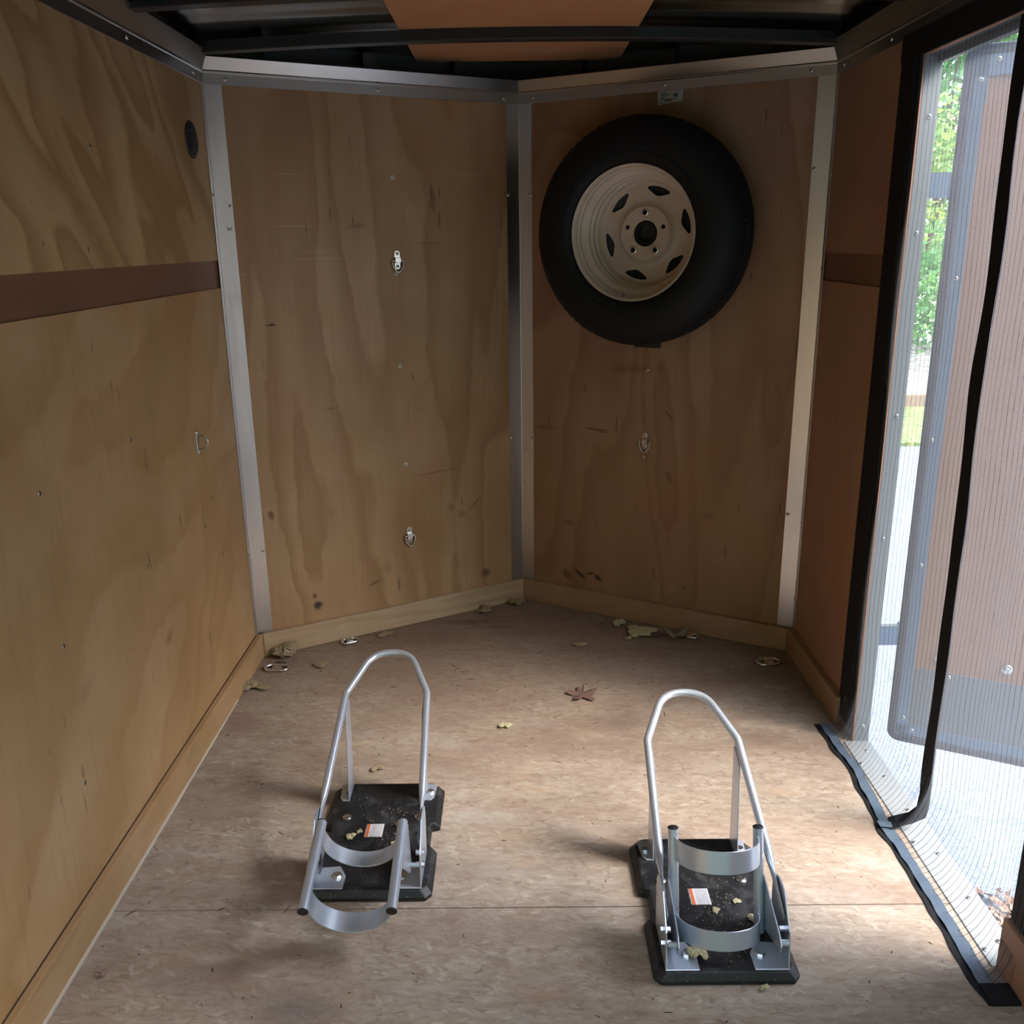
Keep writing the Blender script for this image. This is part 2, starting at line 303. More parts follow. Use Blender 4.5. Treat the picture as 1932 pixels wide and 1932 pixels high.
def leafmat(name, a, b, trans=.35):
    t = NT(name); v = t.coord()
    f = t.noise(v, 3.5, 4, .6)
    c = t.mix(t.ramp(f, [(.35, 0.0), (.65, 1.0)]), a, b)
    d = t.n('ShaderNodeBsdfPrincipled', {'Base Color': c, 'Roughness': .5}).outputs[0]
    tr = t.n('ShaderNodeBsdfTranslucent', {'Color': c}).outputs[0]
    return t.done(t.n('ShaderNodeMixShader', {0: trans, 1: d, 2: tr}).outputs[0])
M['leaf_a'] = leafmat('shrub_leaves', (.06, .22, .08), (.20, .42, .10))
M['leaf_b'] = leafmat('lime_leaves', (.12, .33, .10), (.42, .52, .10))
M['leaf_dry'] = simple('dry_leaf', (.16, .095, .075), .7, 0, .25, 60)
M['leaf_tan'] = simple('tan_dry_leaf', (.20, .14, .10), .7, 0, .25, 60)
M['fluff'] = simple('yellow_insulation', (.44, .40, .24), .95, 0, .3, 120, .5)
M['fluff_dirty'] = simple('dirty_insulation', (.30, .24, .15), .95, 0, .35, 90, .5)
M['crumbs'] = simple('dark_crumbs', (.05, .03, .02), .9, 0, .4, 50)
M['bark'] = simple('bark', (.10, .075, .055), .9, 0, .3, 20)

def ground_mat():
    t = NT('asphalt'); v = t.coord()
    f = t.noise(v, 90, 6, .75); g = t.noise(v, 1.2, 4, .6)
    c = t.mix(t.ramp(f, [(.35, 0.0), (.68, 1.0)]), (.08, .10, .13), (.27, .31, .36))
    c = t.mix(t.ramp(g, [(.3, 0.0), (.8, .4)]), c, (.15, .17, .20))
    cr = t.n('ShaderNodeTexVoronoi', {'Vector': t.vmath('ADD', v, t.vmath('MULTIPLY', t.noise(v, 4, 3, .5, out=1), (.3, .3, 0))), 'Scale': 1.1}, feature='DISTANCE_TO_EDGE').outputs['Distance']
    c = t.mix(t.ramp(cr, [(.004, .5), (.010, 0.0)]), c, (.1, .12, .16))
    return t.done(t.bsdf(c, .8, 0, f, .5, .004))
M['asphalt'] = ground_mat()
def gravel_mat(name, a, b, sc):
    t = NT(name); v = t.coord()
    vo = t.n('ShaderNodeTexVoronoi', {'Vector': v, 'Scale': sc}, feature='F1')
    s = t.n('ShaderNodeSeparateColor', {0: vo.outputs['Color']})
    c = t.mix(s.outputs[0], a, b)
    c = t.mix(t.ramp(vo.outputs['Distance'], [(.35, 0.0), (.7, .6)]), c, [x*.3 for x in a])
    return t.done(t.bsdf(c, .8, 0, vo.outputs['Distance'], -.5, .02))
M['gravel'] = gravel_mat('stone_gravel', (.30, .30, .30), (.62, .60, .58), 16)
M['brown_leaf_litter'] = gravel_mat('leaf_litter', (.30, .16, .10), (.55, .38, .27), 40)
M['grass'] = gravel_mat('lawn', (.10, .22, .06), (.38, .40, .13), 30)
M['timber'] = simple('landscape_timber', (.28, .20, .16), .85, 0, .3, 20)

def mesh_screen_mat():
    """fine insect mesh: partly see-through weave with sewn stripes 17 mm apart, set along the sheet's own UVs (metres)"""
    t = NT('insect_mesh'); v = t.coord('UV')
    s = t.n('ShaderNodeSeparateXYZ', {0: v})
    wob = t.math('MULTIPLY', t.math('SUBTRACT', t.noise(t.mapping(v, scale=(9, 5, 1)), 1.0, 2), .5), .011)
    u = t.math('ADD', s.outputs[0], wob)
    st = t.math('LESS_THAN', t.math('FRACT', t.math('DIVIDE', u, .0165)), .068)
    weave = t.math('MULTIPLY', t.math('LESS_THAN', t.math('FRACT', t.math('DIVIDE', s.outputs[0], .0021)), .19), 1.0)
    weave2 = t.math('LESS_THAN', t.math('FRACT', t.math('DIVIDE', s.outputs[1], .0021)), .19)
    wv = t.math('MULTIPLY', t.math('MAXIMUM', weave, weave2), .95)
    op = t.math('MAXIMUM', t.math('MULTIPLY', st, .85), wv)
    col = t.mix(st, (.27, .29, .32), (.03, .027, .04))
    d = t.n('ShaderNodeBsdfDiffuse', {'Color': col}).outputs[0]
    tl = t.n('ShaderNodeBsdfTranslucent', {'Color': col}).outputs[0]
    body = t.n('ShaderNodeMixShader', {0: .5, 1: d, 2: tl}).outputs[0]
    tr = t.n('ShaderNodeBsdfTransparent').outputs[0]
    return t.done(t.n('ShaderNodeMixShader', {0: op, 1: tr, 2: body}).outputs[0])
M['screen'] = mesh_screen_mat()

# ------------------------------------------------------------------ geometry helpers
def link(name, bm, mat, parent=None, smooth=False, bevel=0.0, seg=2, matrix=None):
    me = bpy.data.meshes.new(name)
    bmesh.ops.recalc_face_normals(bm, faces=bm.faces)
    bm.to_mesh(me); bm.free()
    o = bpy.data.objects.new(name, me); COL.objects.link(o)
    for mm in (mat if isinstance(mat, (list, tuple)) else [mat]): me.materials.append(mm)
    if smooth:
        for p in me.polygons: p.use_smooth = True
        try: me.set_sharp_from_angle(angle=math.radians(38))
        except Exception: pass
    if bevel:
        md = o.modifiers.new('bevel', 'BEVEL'); md.width = bevel; md.segments = seg; md.limit_method = 'ANGLE'
    if parent is not None: o.parent = parent
    if matrix is not None: o.matrix_local = matrix
    return o

def box(bm, x0, x1, y0, y1, z0, z1, mi=0):
    vs = [bm.verts.new((x, y, z)) for x in (x0, x1) for y in (y0, y1) for z in (z0, z1)]
    for f in ((0, 1, 3, 2), (4, 6, 7, 5), (0, 4, 5, 1), (2, 3, 7, 6), (0, 2, 6, 4), (1, 5, 7, 3)):
        bm.faces.new([vs[i] for i in f]).material_index = mi
    return vs

def prism(bm, pts, axis, a, b):
    """extrude a 2D outline; axis 'x': pts are (y,z); 'y': (x,z); 'z': (x,y)"""
    def P(p, t):
        return {'x': (t, p[0], p[1]), 'y': (p[0], t, p[1]), 'z': (p[0], p[1], t)}[axis]
    A = [bm.verts.new(P(p, a)) for p in pts]; B = [bm.verts.new(P(p, b)) for p in pts]
    bm.faces.new(A); bm.faces.new(B[::-1]); n = len(pts)
    for i in range(n): bm.faces.new((A[i], A[(i+1) % n], B[(i+1) % n], B[i]))

def frustum_prism(bm, pts0, z0, pts1, z1):
    A = [bm.verts.new((*p, z0)) for p in pts0]; B = [bm.verts.new((*p, z1)) for p in pts1]
    bm.faces.new(A); bm.faces.new(B[::-1]); n = len(pts0)
    for i in range(n): bm.faces.new((A[i], A[(i+1) % n], B[(i+1) % n], B[i]))

def fillet(pts, r, n=7, closed=False):
    out = []; N = len(pts)
    for i, p in enumerate(pts):
        p = Vector(p)
        if not closed and i in (0, N-1): out.append(p); continue
        a = Vector(pts[i-1]); b = Vector(pts[(i+1) % N])
        rr = r[i] if isinstance(r, (list, tuple)) else r
        da = (a-p); db = (b-p); ang = da.angle(db)
        if rr <= 0 or ang > 3.1: out.append(p); continue
        tl = min(rr/math.tan(ang/2), da.length*.49, db.length*.49)
        A = p+da.normalized()*tl; B = p+db.normalized()*tl
        for k in range(n+1):
            t = k/n; out.append((1-t)**2*A+2*t*(1-t)*p+t*t*B)
    return out

def sweep(bm, pts, radii, seg=14, closed=False, side=None, cap=True):
    """tube along pts; radii: float or list of (r_side, r_other); side: fixed side vector for flattened sections"""
    pts = [Vector(p) for p in pts]; n = len(pts); rings = []
    prev = None
    for i, p in enumerate(pts):
        if closed: t = pts[(i+1) % n]-pts[i-1]
        else: t = pts[min(i+1, n-1)]-pts[max(i-1, 0)]
        t.normalize()
        if side is not None: u = Vector(side); u = (u-t*u.dot(t)).normalized()
        elif prev is None:
            u = t.orthogonal().normalized()
        else: u = (prev-t*prev.dot(t)).normalized()
        prev = u; w = t.cross(u)
        r = radii[i] if isinstance(radii, list) else radii
        ra, rb = r if isinstance(r, tuple) else (r, r)
        rings.append([bm.verts.new(p+u*ra*math.cos(2*PI*k/seg)+w*rb*math.sin(2*PI*k/seg)) for k in range(seg)])
    m_ = n if closed else n-1
    for i in range(m_):
        A, B = rings[i], rings[(i+1) % n]
        for k in range(seg): bm.faces.new((A[k], A[(k+1) % seg], B[(k+1) % seg], B[k]))
    if not closed and cap: bm.faces.new(rings[0][::-1]); bm.faces.new(rings[-1])

def strip(bm, line, wvec, thick, nrm=None):
    """flat band of thickness following line, width vector wvec"""
    line = [Vector(p) for p in line]; w = Vector(wvec); n = len(line); R = []
    for i, p in enumerate(line):
        t = (line[min(i+1, n-1)]-line[max(i-1, 0)]).normalized(); q = t.cross(w).normalized()*thick/2
        R.append([bm.verts.new(x) for x in (p-w/2-q, p+w/2-q, p+w/2+q, p-w/2+q)])
    for A, B in zip(R, R[1:]):
        for k in range(4): bm.faces.new((A[k], A[(k+1) % 4], B[(k+1) % 4], B[k]))
    bm.faces.new(R[0][::-1]); bm.faces.new(R[-1])

def lathe(bm, prof, seg=48, axis='z', closed=False, mi=0):
    """prof: (r, h) points"""
    R = []
    for r, h in prof:
        ring = []
        for k in range(seg):
            a = 2*PI*k/seg
            v = (r*math.cos(a), r*math.sin(a), h) if axis == 'z' else (r*math.cos(a), h, r*math.sin(a))
            ring.append(bm.verts.new(v))
        R.append(ring)
    n = len(R); rng = range(n) if closed else range(n-1)
    for i in rng:
        A, B = R[i], R[(i+1) % n]
        for k in range(seg):
            bm.faces.new((A[k], A[(k+1) % seg], B[(k+1) % seg], B[k])).material_index = mi
    return R

def cyl(bm, c, r, h, axis='z', seg=20, dome=0.0):
    """capped cylinder from c along +axis by h"""
    c = Vector(c); ax = {'x': Vector((1, 0, 0)), 'y': Vector((0, 1, 0)), 'z': Vector((0, 0, 1))}.get(axis) if isinstance(axis, str) else Vector(axis).normalized()
    u = ax.orthogonal().normalized(); w = ax.cross(u)
    rings = []
    prof = [(r, 0), (r, h)] if not dome else [(r, 0), (r, h*.4), (r*.8, h*.8), (r*.4, h)]
    for rr, hh in prof: rings.append([bm.verts.new(c+ax*hh+(u*math.cos(2*PI*k/seg)+w*math.sin(2*PI*k/seg))*rr) for k in range(seg)])
    for A, B in zip(rings, rings[1:]):
        for k in range(seg): bm.faces.new((A[k], A[(k+1) % seg], B[(k+1) % seg], B[k]))
    bm.faces.new(rings[0][::-1]); bm.faces.new(rings[-1])

def empty(name, loc, rz=0.0):
    o = bpy.data.objects.new(name, None); COL.objects.link(o); o.location = loc; o.rotation_euler = (0, 0, rz); o.empty_display_size = .05
    return o
def tag(o, label, cat, group=None, kind=None):
    o['label'] = label; o['category'] = cat
    if group: o['group'] = group
    if kind: o['kind'] = kind
    return o
def struct(o, label=None):
    o['kind'] = 'structure'
    if label: o['label'] = label
    return o
def copy_tree(o, parent=None):
    c = o.copy(); COL.objects.link(c)
    if parent is not None: c.parent = parent
    for ch in list(o.children): copy_tree(ch, c)
    return c
def bm_(): return bmesh.new()

# one pan-head screw mesh (axis +y out of the surface), shared by every copy
def screw_mesh(name, r, h, mat):
    bm = bm_()
    R = lathe(bm, [(0.0001, h), (r*.45, h*.97), (r*.8, h*.7), (r, h*.25), (r, 0)], 14, 'y')
    for k in range(2):
        a = k*PI/2+.4
        vs = [Matrix.Rotation(a, 3, 'Y') @ Vector(p) for p in ((-r*.55, h*1.02, -r*.11), (r*.55, h*1.02, -r*.11), (r*.55, h*1.02, r*.11), (-r*.55, h*1.02, r*.11))]
        f = bm.faces.new([bm.verts.new(v) for v in vs]); f.material_index = 1
    me = bpy.data.meshes.new(name); bm.to_mesh(me); bm.free(); me.materials.append(mat); me.materials.append(M['crumbs'])
    for p in me.polygons: p.use_smooth = True
    return me
SCREW = screw_mesh('screw', .0055, .003, M['zinc'])
SCREW_W = screw_mesh('washer_screw', .0065, .0018, M['white_screw'])
SCREW_D = screw_mesh('wood_screw', .0055, .0012, M['ring_steel'])
def screw(parent, loc, out, me=SCREW, name='screw'):
    o = bpy.data.objects.new(name, me); COL.objects.link(o); o.parent = parent
    o.location = loc; o.rotation_euler = Vector(out).to_track_quat('Y', 'Z').to_euler()
    return o

# ================================================================== THE TRAILER SHELL
# floor: three strand-board panels laid across, over dark framing
bm = bm_()
def floor_poly(y0, y1):
    def hw(y): return XW+.02 if y <= YC else (XW+.02)*(YA+.03-y)/(YA+.03-YC)
    ys = sorted({y0, y1, *( [YC] if y0 < YC < y1 else [])})
    pts = [(-hw(y), y) for y in ys]+[(hw(y), y) for y in reversed(ys)]
    if abs(hw(y1)) < 1e-6: pts = [p for i, p in enumerate(pts) if i != len(ys)]
    return pts
for a, b in ((YB, .3265), (.330, 1.5468), (1.5494, 2.7688), (2.7712, YA+.03)):
    prism(bm, floor_poly(a, b), 'z', -.019, 0)
floor = struct(link('floor', bm, M['osb']), 'worn strand-board floor in panels across the trailer')
bm = bm_(); box(bm, -XW, XW, YB, YC, -.12, -.021); under = struct(link('floor', bm, M['steel_black']), 'black frame under the floor boards')

def wall_frame(name, origin, rz, label):
    o = empty(name, origin, rz); struct(o, label); return o

# --- side walls: local x runs along +y of the world (rotated), local +y points away from the room
def mk_slab(name, mat, parent, x0, x1, z0, z1, d0, d1):
    bm = bm_(); box(bm, x0, x1, d0, d1, z0, z1); return link(name, bm, mat, parent)

# left wall: local frame with x = world y, y(local) = -world x outwards
WL = wall_frame('wall_left', (-XW, 0, 0), PI/2, 'long plywood left wall with a dark seam strip')
mk_slab('upper_panel', M['ply_left_up'], WL, YB, YC+.02, BAND1, 1.76, 0, .012)
mk_slab('lower_panel', M['ply_left_low'], WL, YB, YC+.02, 0, BAND0, 0, .012)
mk_slab('seam_strip', M['luan'], WL, YB, YC+.02, BAND0-.02, BAND1+.02, .004, .014)
mk_slab('outer_skin', M['void_black'], WL, YB, YC+.02, -.1, 1.92, .044, .049)
for (y, z) in [(1.971, 1.487), (1.57, .874), (1.565, .579), (1.975, .589), (1.976, .886), (1.56, .291), (2.372, .561), (1.2, 1.487), (1.17, .58)]:
    screw(WL, (y, -.0002, z), (0, -1, 0), SCREW_D, 'wood_screw')

# right wall with the door opening y 1.379..2.170, z 0..1.67
DY0, DY1, DZ = 1.379, 2.172, 1.672
WR = wall_frame('wall_right', (XW, 0, 0), -PI/2, 'plywood right wall around the side door opening')
# local x = -world y, local y = +world x
def wr(name, mat, y0, y1, z0, z1, d0=0, d1=.012): return mk_slab(name, mat, WR, -y1, -y0, z0, z1, d0, d1)
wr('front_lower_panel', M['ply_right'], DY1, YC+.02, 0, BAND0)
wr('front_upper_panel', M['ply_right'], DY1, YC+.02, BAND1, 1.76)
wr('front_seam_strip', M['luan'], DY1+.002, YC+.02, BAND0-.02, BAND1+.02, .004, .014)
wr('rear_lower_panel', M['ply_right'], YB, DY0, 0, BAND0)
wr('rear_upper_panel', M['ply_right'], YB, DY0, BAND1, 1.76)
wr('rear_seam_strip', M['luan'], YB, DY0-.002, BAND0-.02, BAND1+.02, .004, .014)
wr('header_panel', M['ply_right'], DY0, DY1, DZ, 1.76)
wr('outer_skin', M['void_black'], DY1+.02, YC+.02, -.1, 1.92, .044, .049)
wr('outer_skin', M['void_black'], YB, DY0-.02, -.1, 1.92, .044, .049)
wr('outer_skin', M['void_black'], DY0-.02, DY1+.02, DZ+.02, 1.92, .044, .049)
# aluminium door frame lining the opening: thin plywood edge + pale jamb
bm = bm_()
box(bm, XW+.002, XW+.042, DY1-.001, DY1+.03, -.06, DZ+.02)
jamb = link('trim_8', bm, M['alu_white'], None, bevel=.002); struct(jamb, 'pale aluminium front jamb of the side doorway')
bm = bm_(); box(bm, XW+.012, XW+.045, DY0-.03, DY0+.002, -.06, DZ+.02)
struct(link('trim_9', bm, M['alu_white'], None, bevel=.002), 'pale aluminium rear jamb of the side doorway')
bm = bm_(); box(bm, XW+.005, XW+.045, DY0, DY1, DZ-.002, DZ+.02); box(bm, XW+.030, XW+.046, DY0, DY1, DZ-.020, DZ)
head = struct(link('trim_10', bm, M['alu_white'], None, bevel=.002), 'pale aluminium head of the side doorway')
bm = bm_(); box(bm, XW-.002, XW+.0005, DY1-.003, DY1+.008, .0, DZ+.008); box(bm, XW-.002, XW+.0015, DY1-.004, DY1+.001, .0, DZ+.003)
link('plywood_edge', bm, M['wood_edge'], jamb)
bm = bm_(); box(bm, XW, XW+.012, DY0, DY1, DZ-.003, DZ); link('plywood_edge', bm, M['wood_edge'], head)
for z in (.045, .57, .88, 1.30, 1.545): screw(jamb, (XW+.024, DY1-.001, z), (0, -1, 0))
# threshold
bm = bm_(); box(bm, .846, XW+.044, DY0+.001, DY1-.001, .0006, .0026); box(bm, XW+.040, XW+.044, DY0+.001, DY1-.001, -.07, .0006)
sill = struct(link('trim_11', bm, M['sill'], None, bevel=.002), 'pale aluminium threshold strip of the side doorway')
for y in (1.44, 1.56, 1.70, 1.86, 2.0, 2.12): screw(sill, (XW+.019, y, .0026), (0, 0, 1))
for y in (1.42, 1.74, 2.06): screw(sill, (.853, y, .0026), (0, 0, 1))

# nose walls: local origin at apex; local x along wall, local +y outwards
def nose_matrix(side):
    # side -1: left wall, x local from 0 (left corner) to NL (apex). side +1: x local from 0 (apex) to -? mirrored via origin at apex
    if side < 0: return Matrix.Translation((-XW, YC, 0)) @ Matrix.Rotation(NA, 4, 'Z')
    return Matrix.Translation((XW, YC, 0)) @ Matrix.Rotation(-NA, 4, 'Z')     # local x from -NL (apex) to 0 (right corner)
WNL = empty('wall_nose_left', (0, 0, 0)); WNL.matrix_world = nose_matrix(-1); struct(WNL, 'left plywood wall of the V nose')
WNR = empty('wall_nose_right', (0, 0, 0)); WNR.matrix_world = nose_matrix(1); struct(WNR, 'right plywood wall of the V nose')
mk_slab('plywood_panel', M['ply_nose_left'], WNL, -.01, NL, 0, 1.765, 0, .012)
# right nose panel: its own x counted from the apex so that marks read from the apex (negative = not used)
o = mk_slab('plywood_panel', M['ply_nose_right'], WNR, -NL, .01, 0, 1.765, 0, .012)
mk_slab('outer_skin', M['void_black'], WNL, -.05, NL+.05, -.1, 1.92, .07, .075)
mk_slab('outer_skin', M['void_black'], WNR, -NL-.05, .05, -.1, 1.92, .07, .075)
for (s, z) in ((.547, 1.488), (.544, 1.200), (.542, .906), (.546, .576)): screw(WNL, (s, -.0002, z), (0, -1, 0), SCREW_W, 'washer_screw')
for (s, z) in ((.525, .885), (.531, .594)): screw(WNR, (-s, -.0002, z), (0, -1, 0), SCREW_D, 'wood_screw')

# ------------------------------------------------------------------ kick boards
t_ = .018
bm = bm_(); box(bm, YB, YC+.008, -t_, 0, 0.001, BH)
kb = link('baseboard_left', bm, M['birch_left'], None, bevel=.0015); kb.matrix_world = Matrix.Translation((-XW, 0, 0)) @ Matrix.Rotation(PI/2, 4, 'Z'); struct(kb, 'plywood kick board along the left wall')
bm = bm_(); strip_pts = [(YB, -t_), (YC-.30, -t_), (YC-.30, -t_-.0006), (YC-.9, -t_-.004), (YB, -t_-.0045)]
prism(bm, strip_pts, 'z', 0.0005, .0055); link('pale_edge', bm, M['caulk'], kb)
bm = bm_(); box(bm, YB, YC-.02, -.003, -.0005, BH, BH+.0012); link('top_gap', bm, M['crumbs'], kb)
bm = bm_(); prism(bm, [(0.0, 0), (NL, 0), (NL-.009, -t_), (0.0165, -t_)], 'z', .001, BH)
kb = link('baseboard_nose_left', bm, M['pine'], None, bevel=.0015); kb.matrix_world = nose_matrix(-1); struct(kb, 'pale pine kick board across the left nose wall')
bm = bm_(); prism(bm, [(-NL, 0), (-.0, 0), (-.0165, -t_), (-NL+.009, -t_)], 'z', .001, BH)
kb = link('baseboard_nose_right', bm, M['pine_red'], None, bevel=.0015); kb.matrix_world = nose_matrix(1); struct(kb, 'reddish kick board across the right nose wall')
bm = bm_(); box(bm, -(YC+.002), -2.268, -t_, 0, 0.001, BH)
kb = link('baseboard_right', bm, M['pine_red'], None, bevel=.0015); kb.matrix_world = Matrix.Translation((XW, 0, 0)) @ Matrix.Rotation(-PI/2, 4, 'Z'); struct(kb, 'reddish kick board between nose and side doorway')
bm = bm_(); box(bm, -DY0+.0, -YB, -t_, 0, 0.001, BH+.03)
kb = link('baseboard_right', bm, M['ply_right'], None, bevel=.0015); kb.matrix_world = Matrix.Translation((XW, 0, 0)) @ Matrix.Rotation(-PI/2, 4, 'Z'); struct(kb, 'kick board behind the side doorway')

# ------------------------------------------------------------------ corner posts (bent aluminium angles)
def angle_trim(name, corner, da, wa, db, wb, z0, z1, label, inset=.0025):
    """L profile: from corner along unit vectors da, db"""
    c = Vector((*corner, 0)); A = Vector((*da, 0)).normalized(); B = Vector((*db, 0)).normalized()
    bis = (A+B).normalized(); th = .002
    # inward offset so that both faces stand th proud of the walls
    half = A.angle(B)/2; k = th/math.sin(half); k0 = .0003/math.sin(half)
    pts = [c+bis*k0, c+bis*k0+A*wa, c+bis*k+A*wa, c+bis*k, c+bis*k+B*wb, c+bis*k0+B*wb]
    bm = bm_(); prism(bm, [(p.x, p.y) for p in pts], 'z', z0, z1)
    o = link(name, bm, M['alu'], None, bevel=.0006, seg=1); struct(o, label); return o
NLd = Vector((math.cos(NA), math.sin(NA)))       # left corner -> apex
NRd = Vector((-math.cos(NA), math.sin(NA)))      # right corner -> apex
p1 = angle_trim('trim_1', (-XW, YC), (0, -1), .018, NLd, .050, BH, TZ+.01, 'aluminium angle in the left corner of the nose')
p2 = angle_trim('trim_2', (0, YA), -NLd, .048, -NRd, .048, BH, TZ+.01, 'aluminium angle up the apex of the nose')
p3 = angle_trim('trim_3', (XW, YC), (0, -1), .018, NRd, .050, BH, TZ+.01, 'aluminium angle in the right corner of the nose')
nl = Vector((math.sin(NA), -math.cos(NA))); nr = Vector((-math.sin(NA), -math.cos(NA)))
def onL(s, z, d=.0024): p = Vector((-XW, YC))+NLd*s+nl*d; return (p.x, p.y, z)
def onR(s, z, d=.0024): p = Vector((XW, YC))+NRd*s+nr*d; return (p.x, p.y, z)
for z in (1.40, .36): screw(p1, onL(.043, z), (*nl, 0))
for z in (1.43, .36): screw(p1, (-XW+.0024, YC-.012, z), (1, 0, 0))
for z in (1.44, .62): screw(p2, onL(NL-.042, z), (*nl, 0)); screw(p2, onR(NL-.042, z), (*nr, 0))
for z in (1.48, .46): screw(p3, onR(.043, z), (*nr, 0)); screw(p3, (XW-.0024, YC-.012, z-.02), (-1, 0, 0))
# tiny marker scrawl on the left corner post
bm = bm_()
for (a, b, c, d) in ((0, .012, 0, .0015), (0, .0015, 0, .008), (.005, .0065, 0, .006), (.0105, .012, 0, .008)): box(bm, a, b, -.0004, 0, c, d)
o = link('pencil_mark', bm, M['crumbs'], p1); o.matrix_world = Matrix.Translation(onL(.030, 1.335, .0028)) @ Matrix.Rotation(NA, 4, 'Z')

# ------------------------------------------------------------------ upper rails (wall strip + cove)
def rail(name, M4, x0, x1, label, skew=(0, 0), top=1.786, lean=.016, ins=0.0):
    """profile in local (y,z); local -y is into the room. skew: mitre slopes at both ends"""
    prof = [(0.0, TZ), (-.0035, TZ), (-.0035, TZ+.0285), (-.007, TZ+.031), (-.007, TZ+.034), (-.005, TZ+.0365), (-.005-lean, top), (-.003-lean, top+.001), (-.002, TZ+.040), (0, TZ+.040)]
    bm = bm_()
    A = [bm.verts.new((x0+skew[0]*(-y), y, z)) for y, z in prof]; B = [bm.verts.new((x1-skew[1]*(-y), y, z)) for y, z in prof]
    n = len(prof); bm.faces.new(A); bm.faces.new(B[::-1])
    for i in range(n): bm.faces.new((A[i], A[(i+1) % n], B[(i+1) % n], B[i]))
    o = link(name, bm, M['alu_h'], None, bevel=.0005, seg=1); o.matrix_world = M4; struct(o, label); return o
tk = math.tan((PI/2-NA)/2)   # mitre at side corner (wall meets nose at 90+NA.. half angle)
mit_side = math.tan(NA/2+0)  # small shortening
r1 = rail('trim_4', Matrix.Translation((-XW, 0, 0)) @ Matrix.Rotation(PI/2, 4, 'Z'), YB, YC+.0, 'aluminium rail along the top of the left wall', (0, .57), top=1.800, lean=.022)
r2 = rail('trim_5', nose_matrix(-1), .0, NL, 'bright aluminium rail over the left nose wall', (.57, .56))
r3 = rail('trim_6', nose_matrix(1), -NL, 0, 'shaded aluminium rail over the right nose wall', (.56, .57))
r4 = rail('trim_7', Matrix.Translation((XW, 0, 0)) @ Matrix.Rotation(-PI/2, 4, 'Z'), -YC, -YB, 'aluminium rail along the top of the right wall', (.57, 0), top=1.800, lean=.022)
for y in (2.225, 2.66, 1.7): screw(r1, (y, -.0035, TZ+.017), (0, -1, 0))
for s in (.062, .512, NL-.055): screw(r2, (s, -.0035, TZ+.015), (0, -1, 0))
screw(r2, (.512, -.0065, TZ+.033), (0, -1, .3))
for s in (-.07, -.497, -NL+.055): screw(r3, (s, -.0035, TZ+.017), (0, -1, 0))
for y in (2.68, 2.36, 1.9): screw(r4, (-y, -.0035, TZ+.017), (0, -1, 0))

# ------------------------------------------------------------------ roof
def arch(x, z0, rise): return z0+rise*(1-(x/.9)**2)
bm = bm_()   # rippled sheet
nx, ny = 60, 130
vs = [[bm.verts.new((-.93+1.86*i/nx, YB+(3.34-YB)*j/ny, arch(-.93+1.86*i/nx, 1.828, .024)+.0012*math.sin(j*1.9+.3*math.sin(i*.1))+.003*math.sin(j*.55+.4)+.0006*math.sin(i*.25+j*.7))) for i in range(nx+1)] for j in range(ny+1)]
for j in range(ny):
    for i in range(nx): bm.faces.new((vs[j][i], vs[j][i+1], vs[j+1][i+1], vs[j+1][i]))
roof = struct(link('ceiling', bm, M['roof_metal'], None, True), 'dark rippled metal roof skin')
md = roof.modifiers.new('thick', 'SOLIDIFY'); md.thickness = .002; md.offset = 1
bm = bm_()   # plywood strip under the skin
N = 24; hw = .318; yf = 3.165
rows = []
for dz in (0, .004):
    rows.append([[bm.verts.new((-hw+2*hw*i/N, y if j == 0 else yf+.012*(1-(2*i/N-1)**2), arch(-hw+2*hw*i/N, 1.828, .024)-.0125+dz)) for i in range(N+1)] for j, y in enumerate((YB, yf))])
for r in rows:
    for i in range(N): bm.faces.new((r[0][i], r[0][i+1], r[1][i+1], r[1][i]))
for i in range(N): bm.faces.new((rows[0][1][i], rows[0][1][i+1], rows[1][1][i+1], rows[1][1][i]))
for k in (0, N): bm.faces.new((rows[0][0][k], rows[0][1][k], rows[1][1][k], rows[1][0][k]))
struct(link('ceiling', bm, M['ceiling_ply'], None), 'orange brown plywood strip along the middle of the roof')
# black roof bows
def bow(y0, y1, name='roof_bow'):
    bm = bm_(); N = 30; sec = []
    for i in range(N+1):
        x = -.90+1.8*i/N; b = arch(x, 1.786, .024); t = b+.0285
        sec.append([bm.verts.new(p) for p in ((x, y0, b+.003), (x, y0+.003, b), (x, y1-.003, b), (x, y1, b+.003), (x, y1, t), (x, y0, t))])
    for A, B in zip(sec, sec[1:]):
        for k in range(6): bm.faces.new((A[k], A[(k+1) % 6], B[(k+1) % 6], B[k]))
    bm.faces.new(sec[0][::-1]); bm.faces.new(sec[-1])
    o = link(name, bm, M['steel_black'], None, True); return o
for k, y in enumerate((2.692, 2.208, 1.6, 1.0, .4)):
    o = bow(y, y+.045, 'trim_%d' % (20+k)); struct(o, 'black steel roof bow across the trailer')
# black top rails of the frame
for sx in (-1, 1):
    bm = bm_(); box(bm, min(sx*.872, sx*.925), max(sx*.872, sx*.925), YB, YC, 1.762, 1.84); struct(link('trim_%d' % (30+sx), bm, M['steel_black']), 'black steel top rail of the body frame')
for side, lab in ((-1, 'left'), (1, 'right')):
    bm = bm_(); x0, x1 = (0, NL) if side < 0 else (-NL, 0)
    box(bm, x0, x1, .028, .066, 1.775, 1.80)
    xm = (x0+x1)/2
    box(bm, xm-.02, xm+.02, .02, .066, 1.60, 1.835)
    for q in (.2, .8): box(bm, x0+NL*q-.0125, x0+NL*q+.0125, .028, .066, 1.60, 1.835)
    o = link('trim_%d' % (34+side), bm, M['steel_black']); o.matrix_world = nose_matrix(side); struct(o, 'black steel framing above the %s nose wall' % lab)

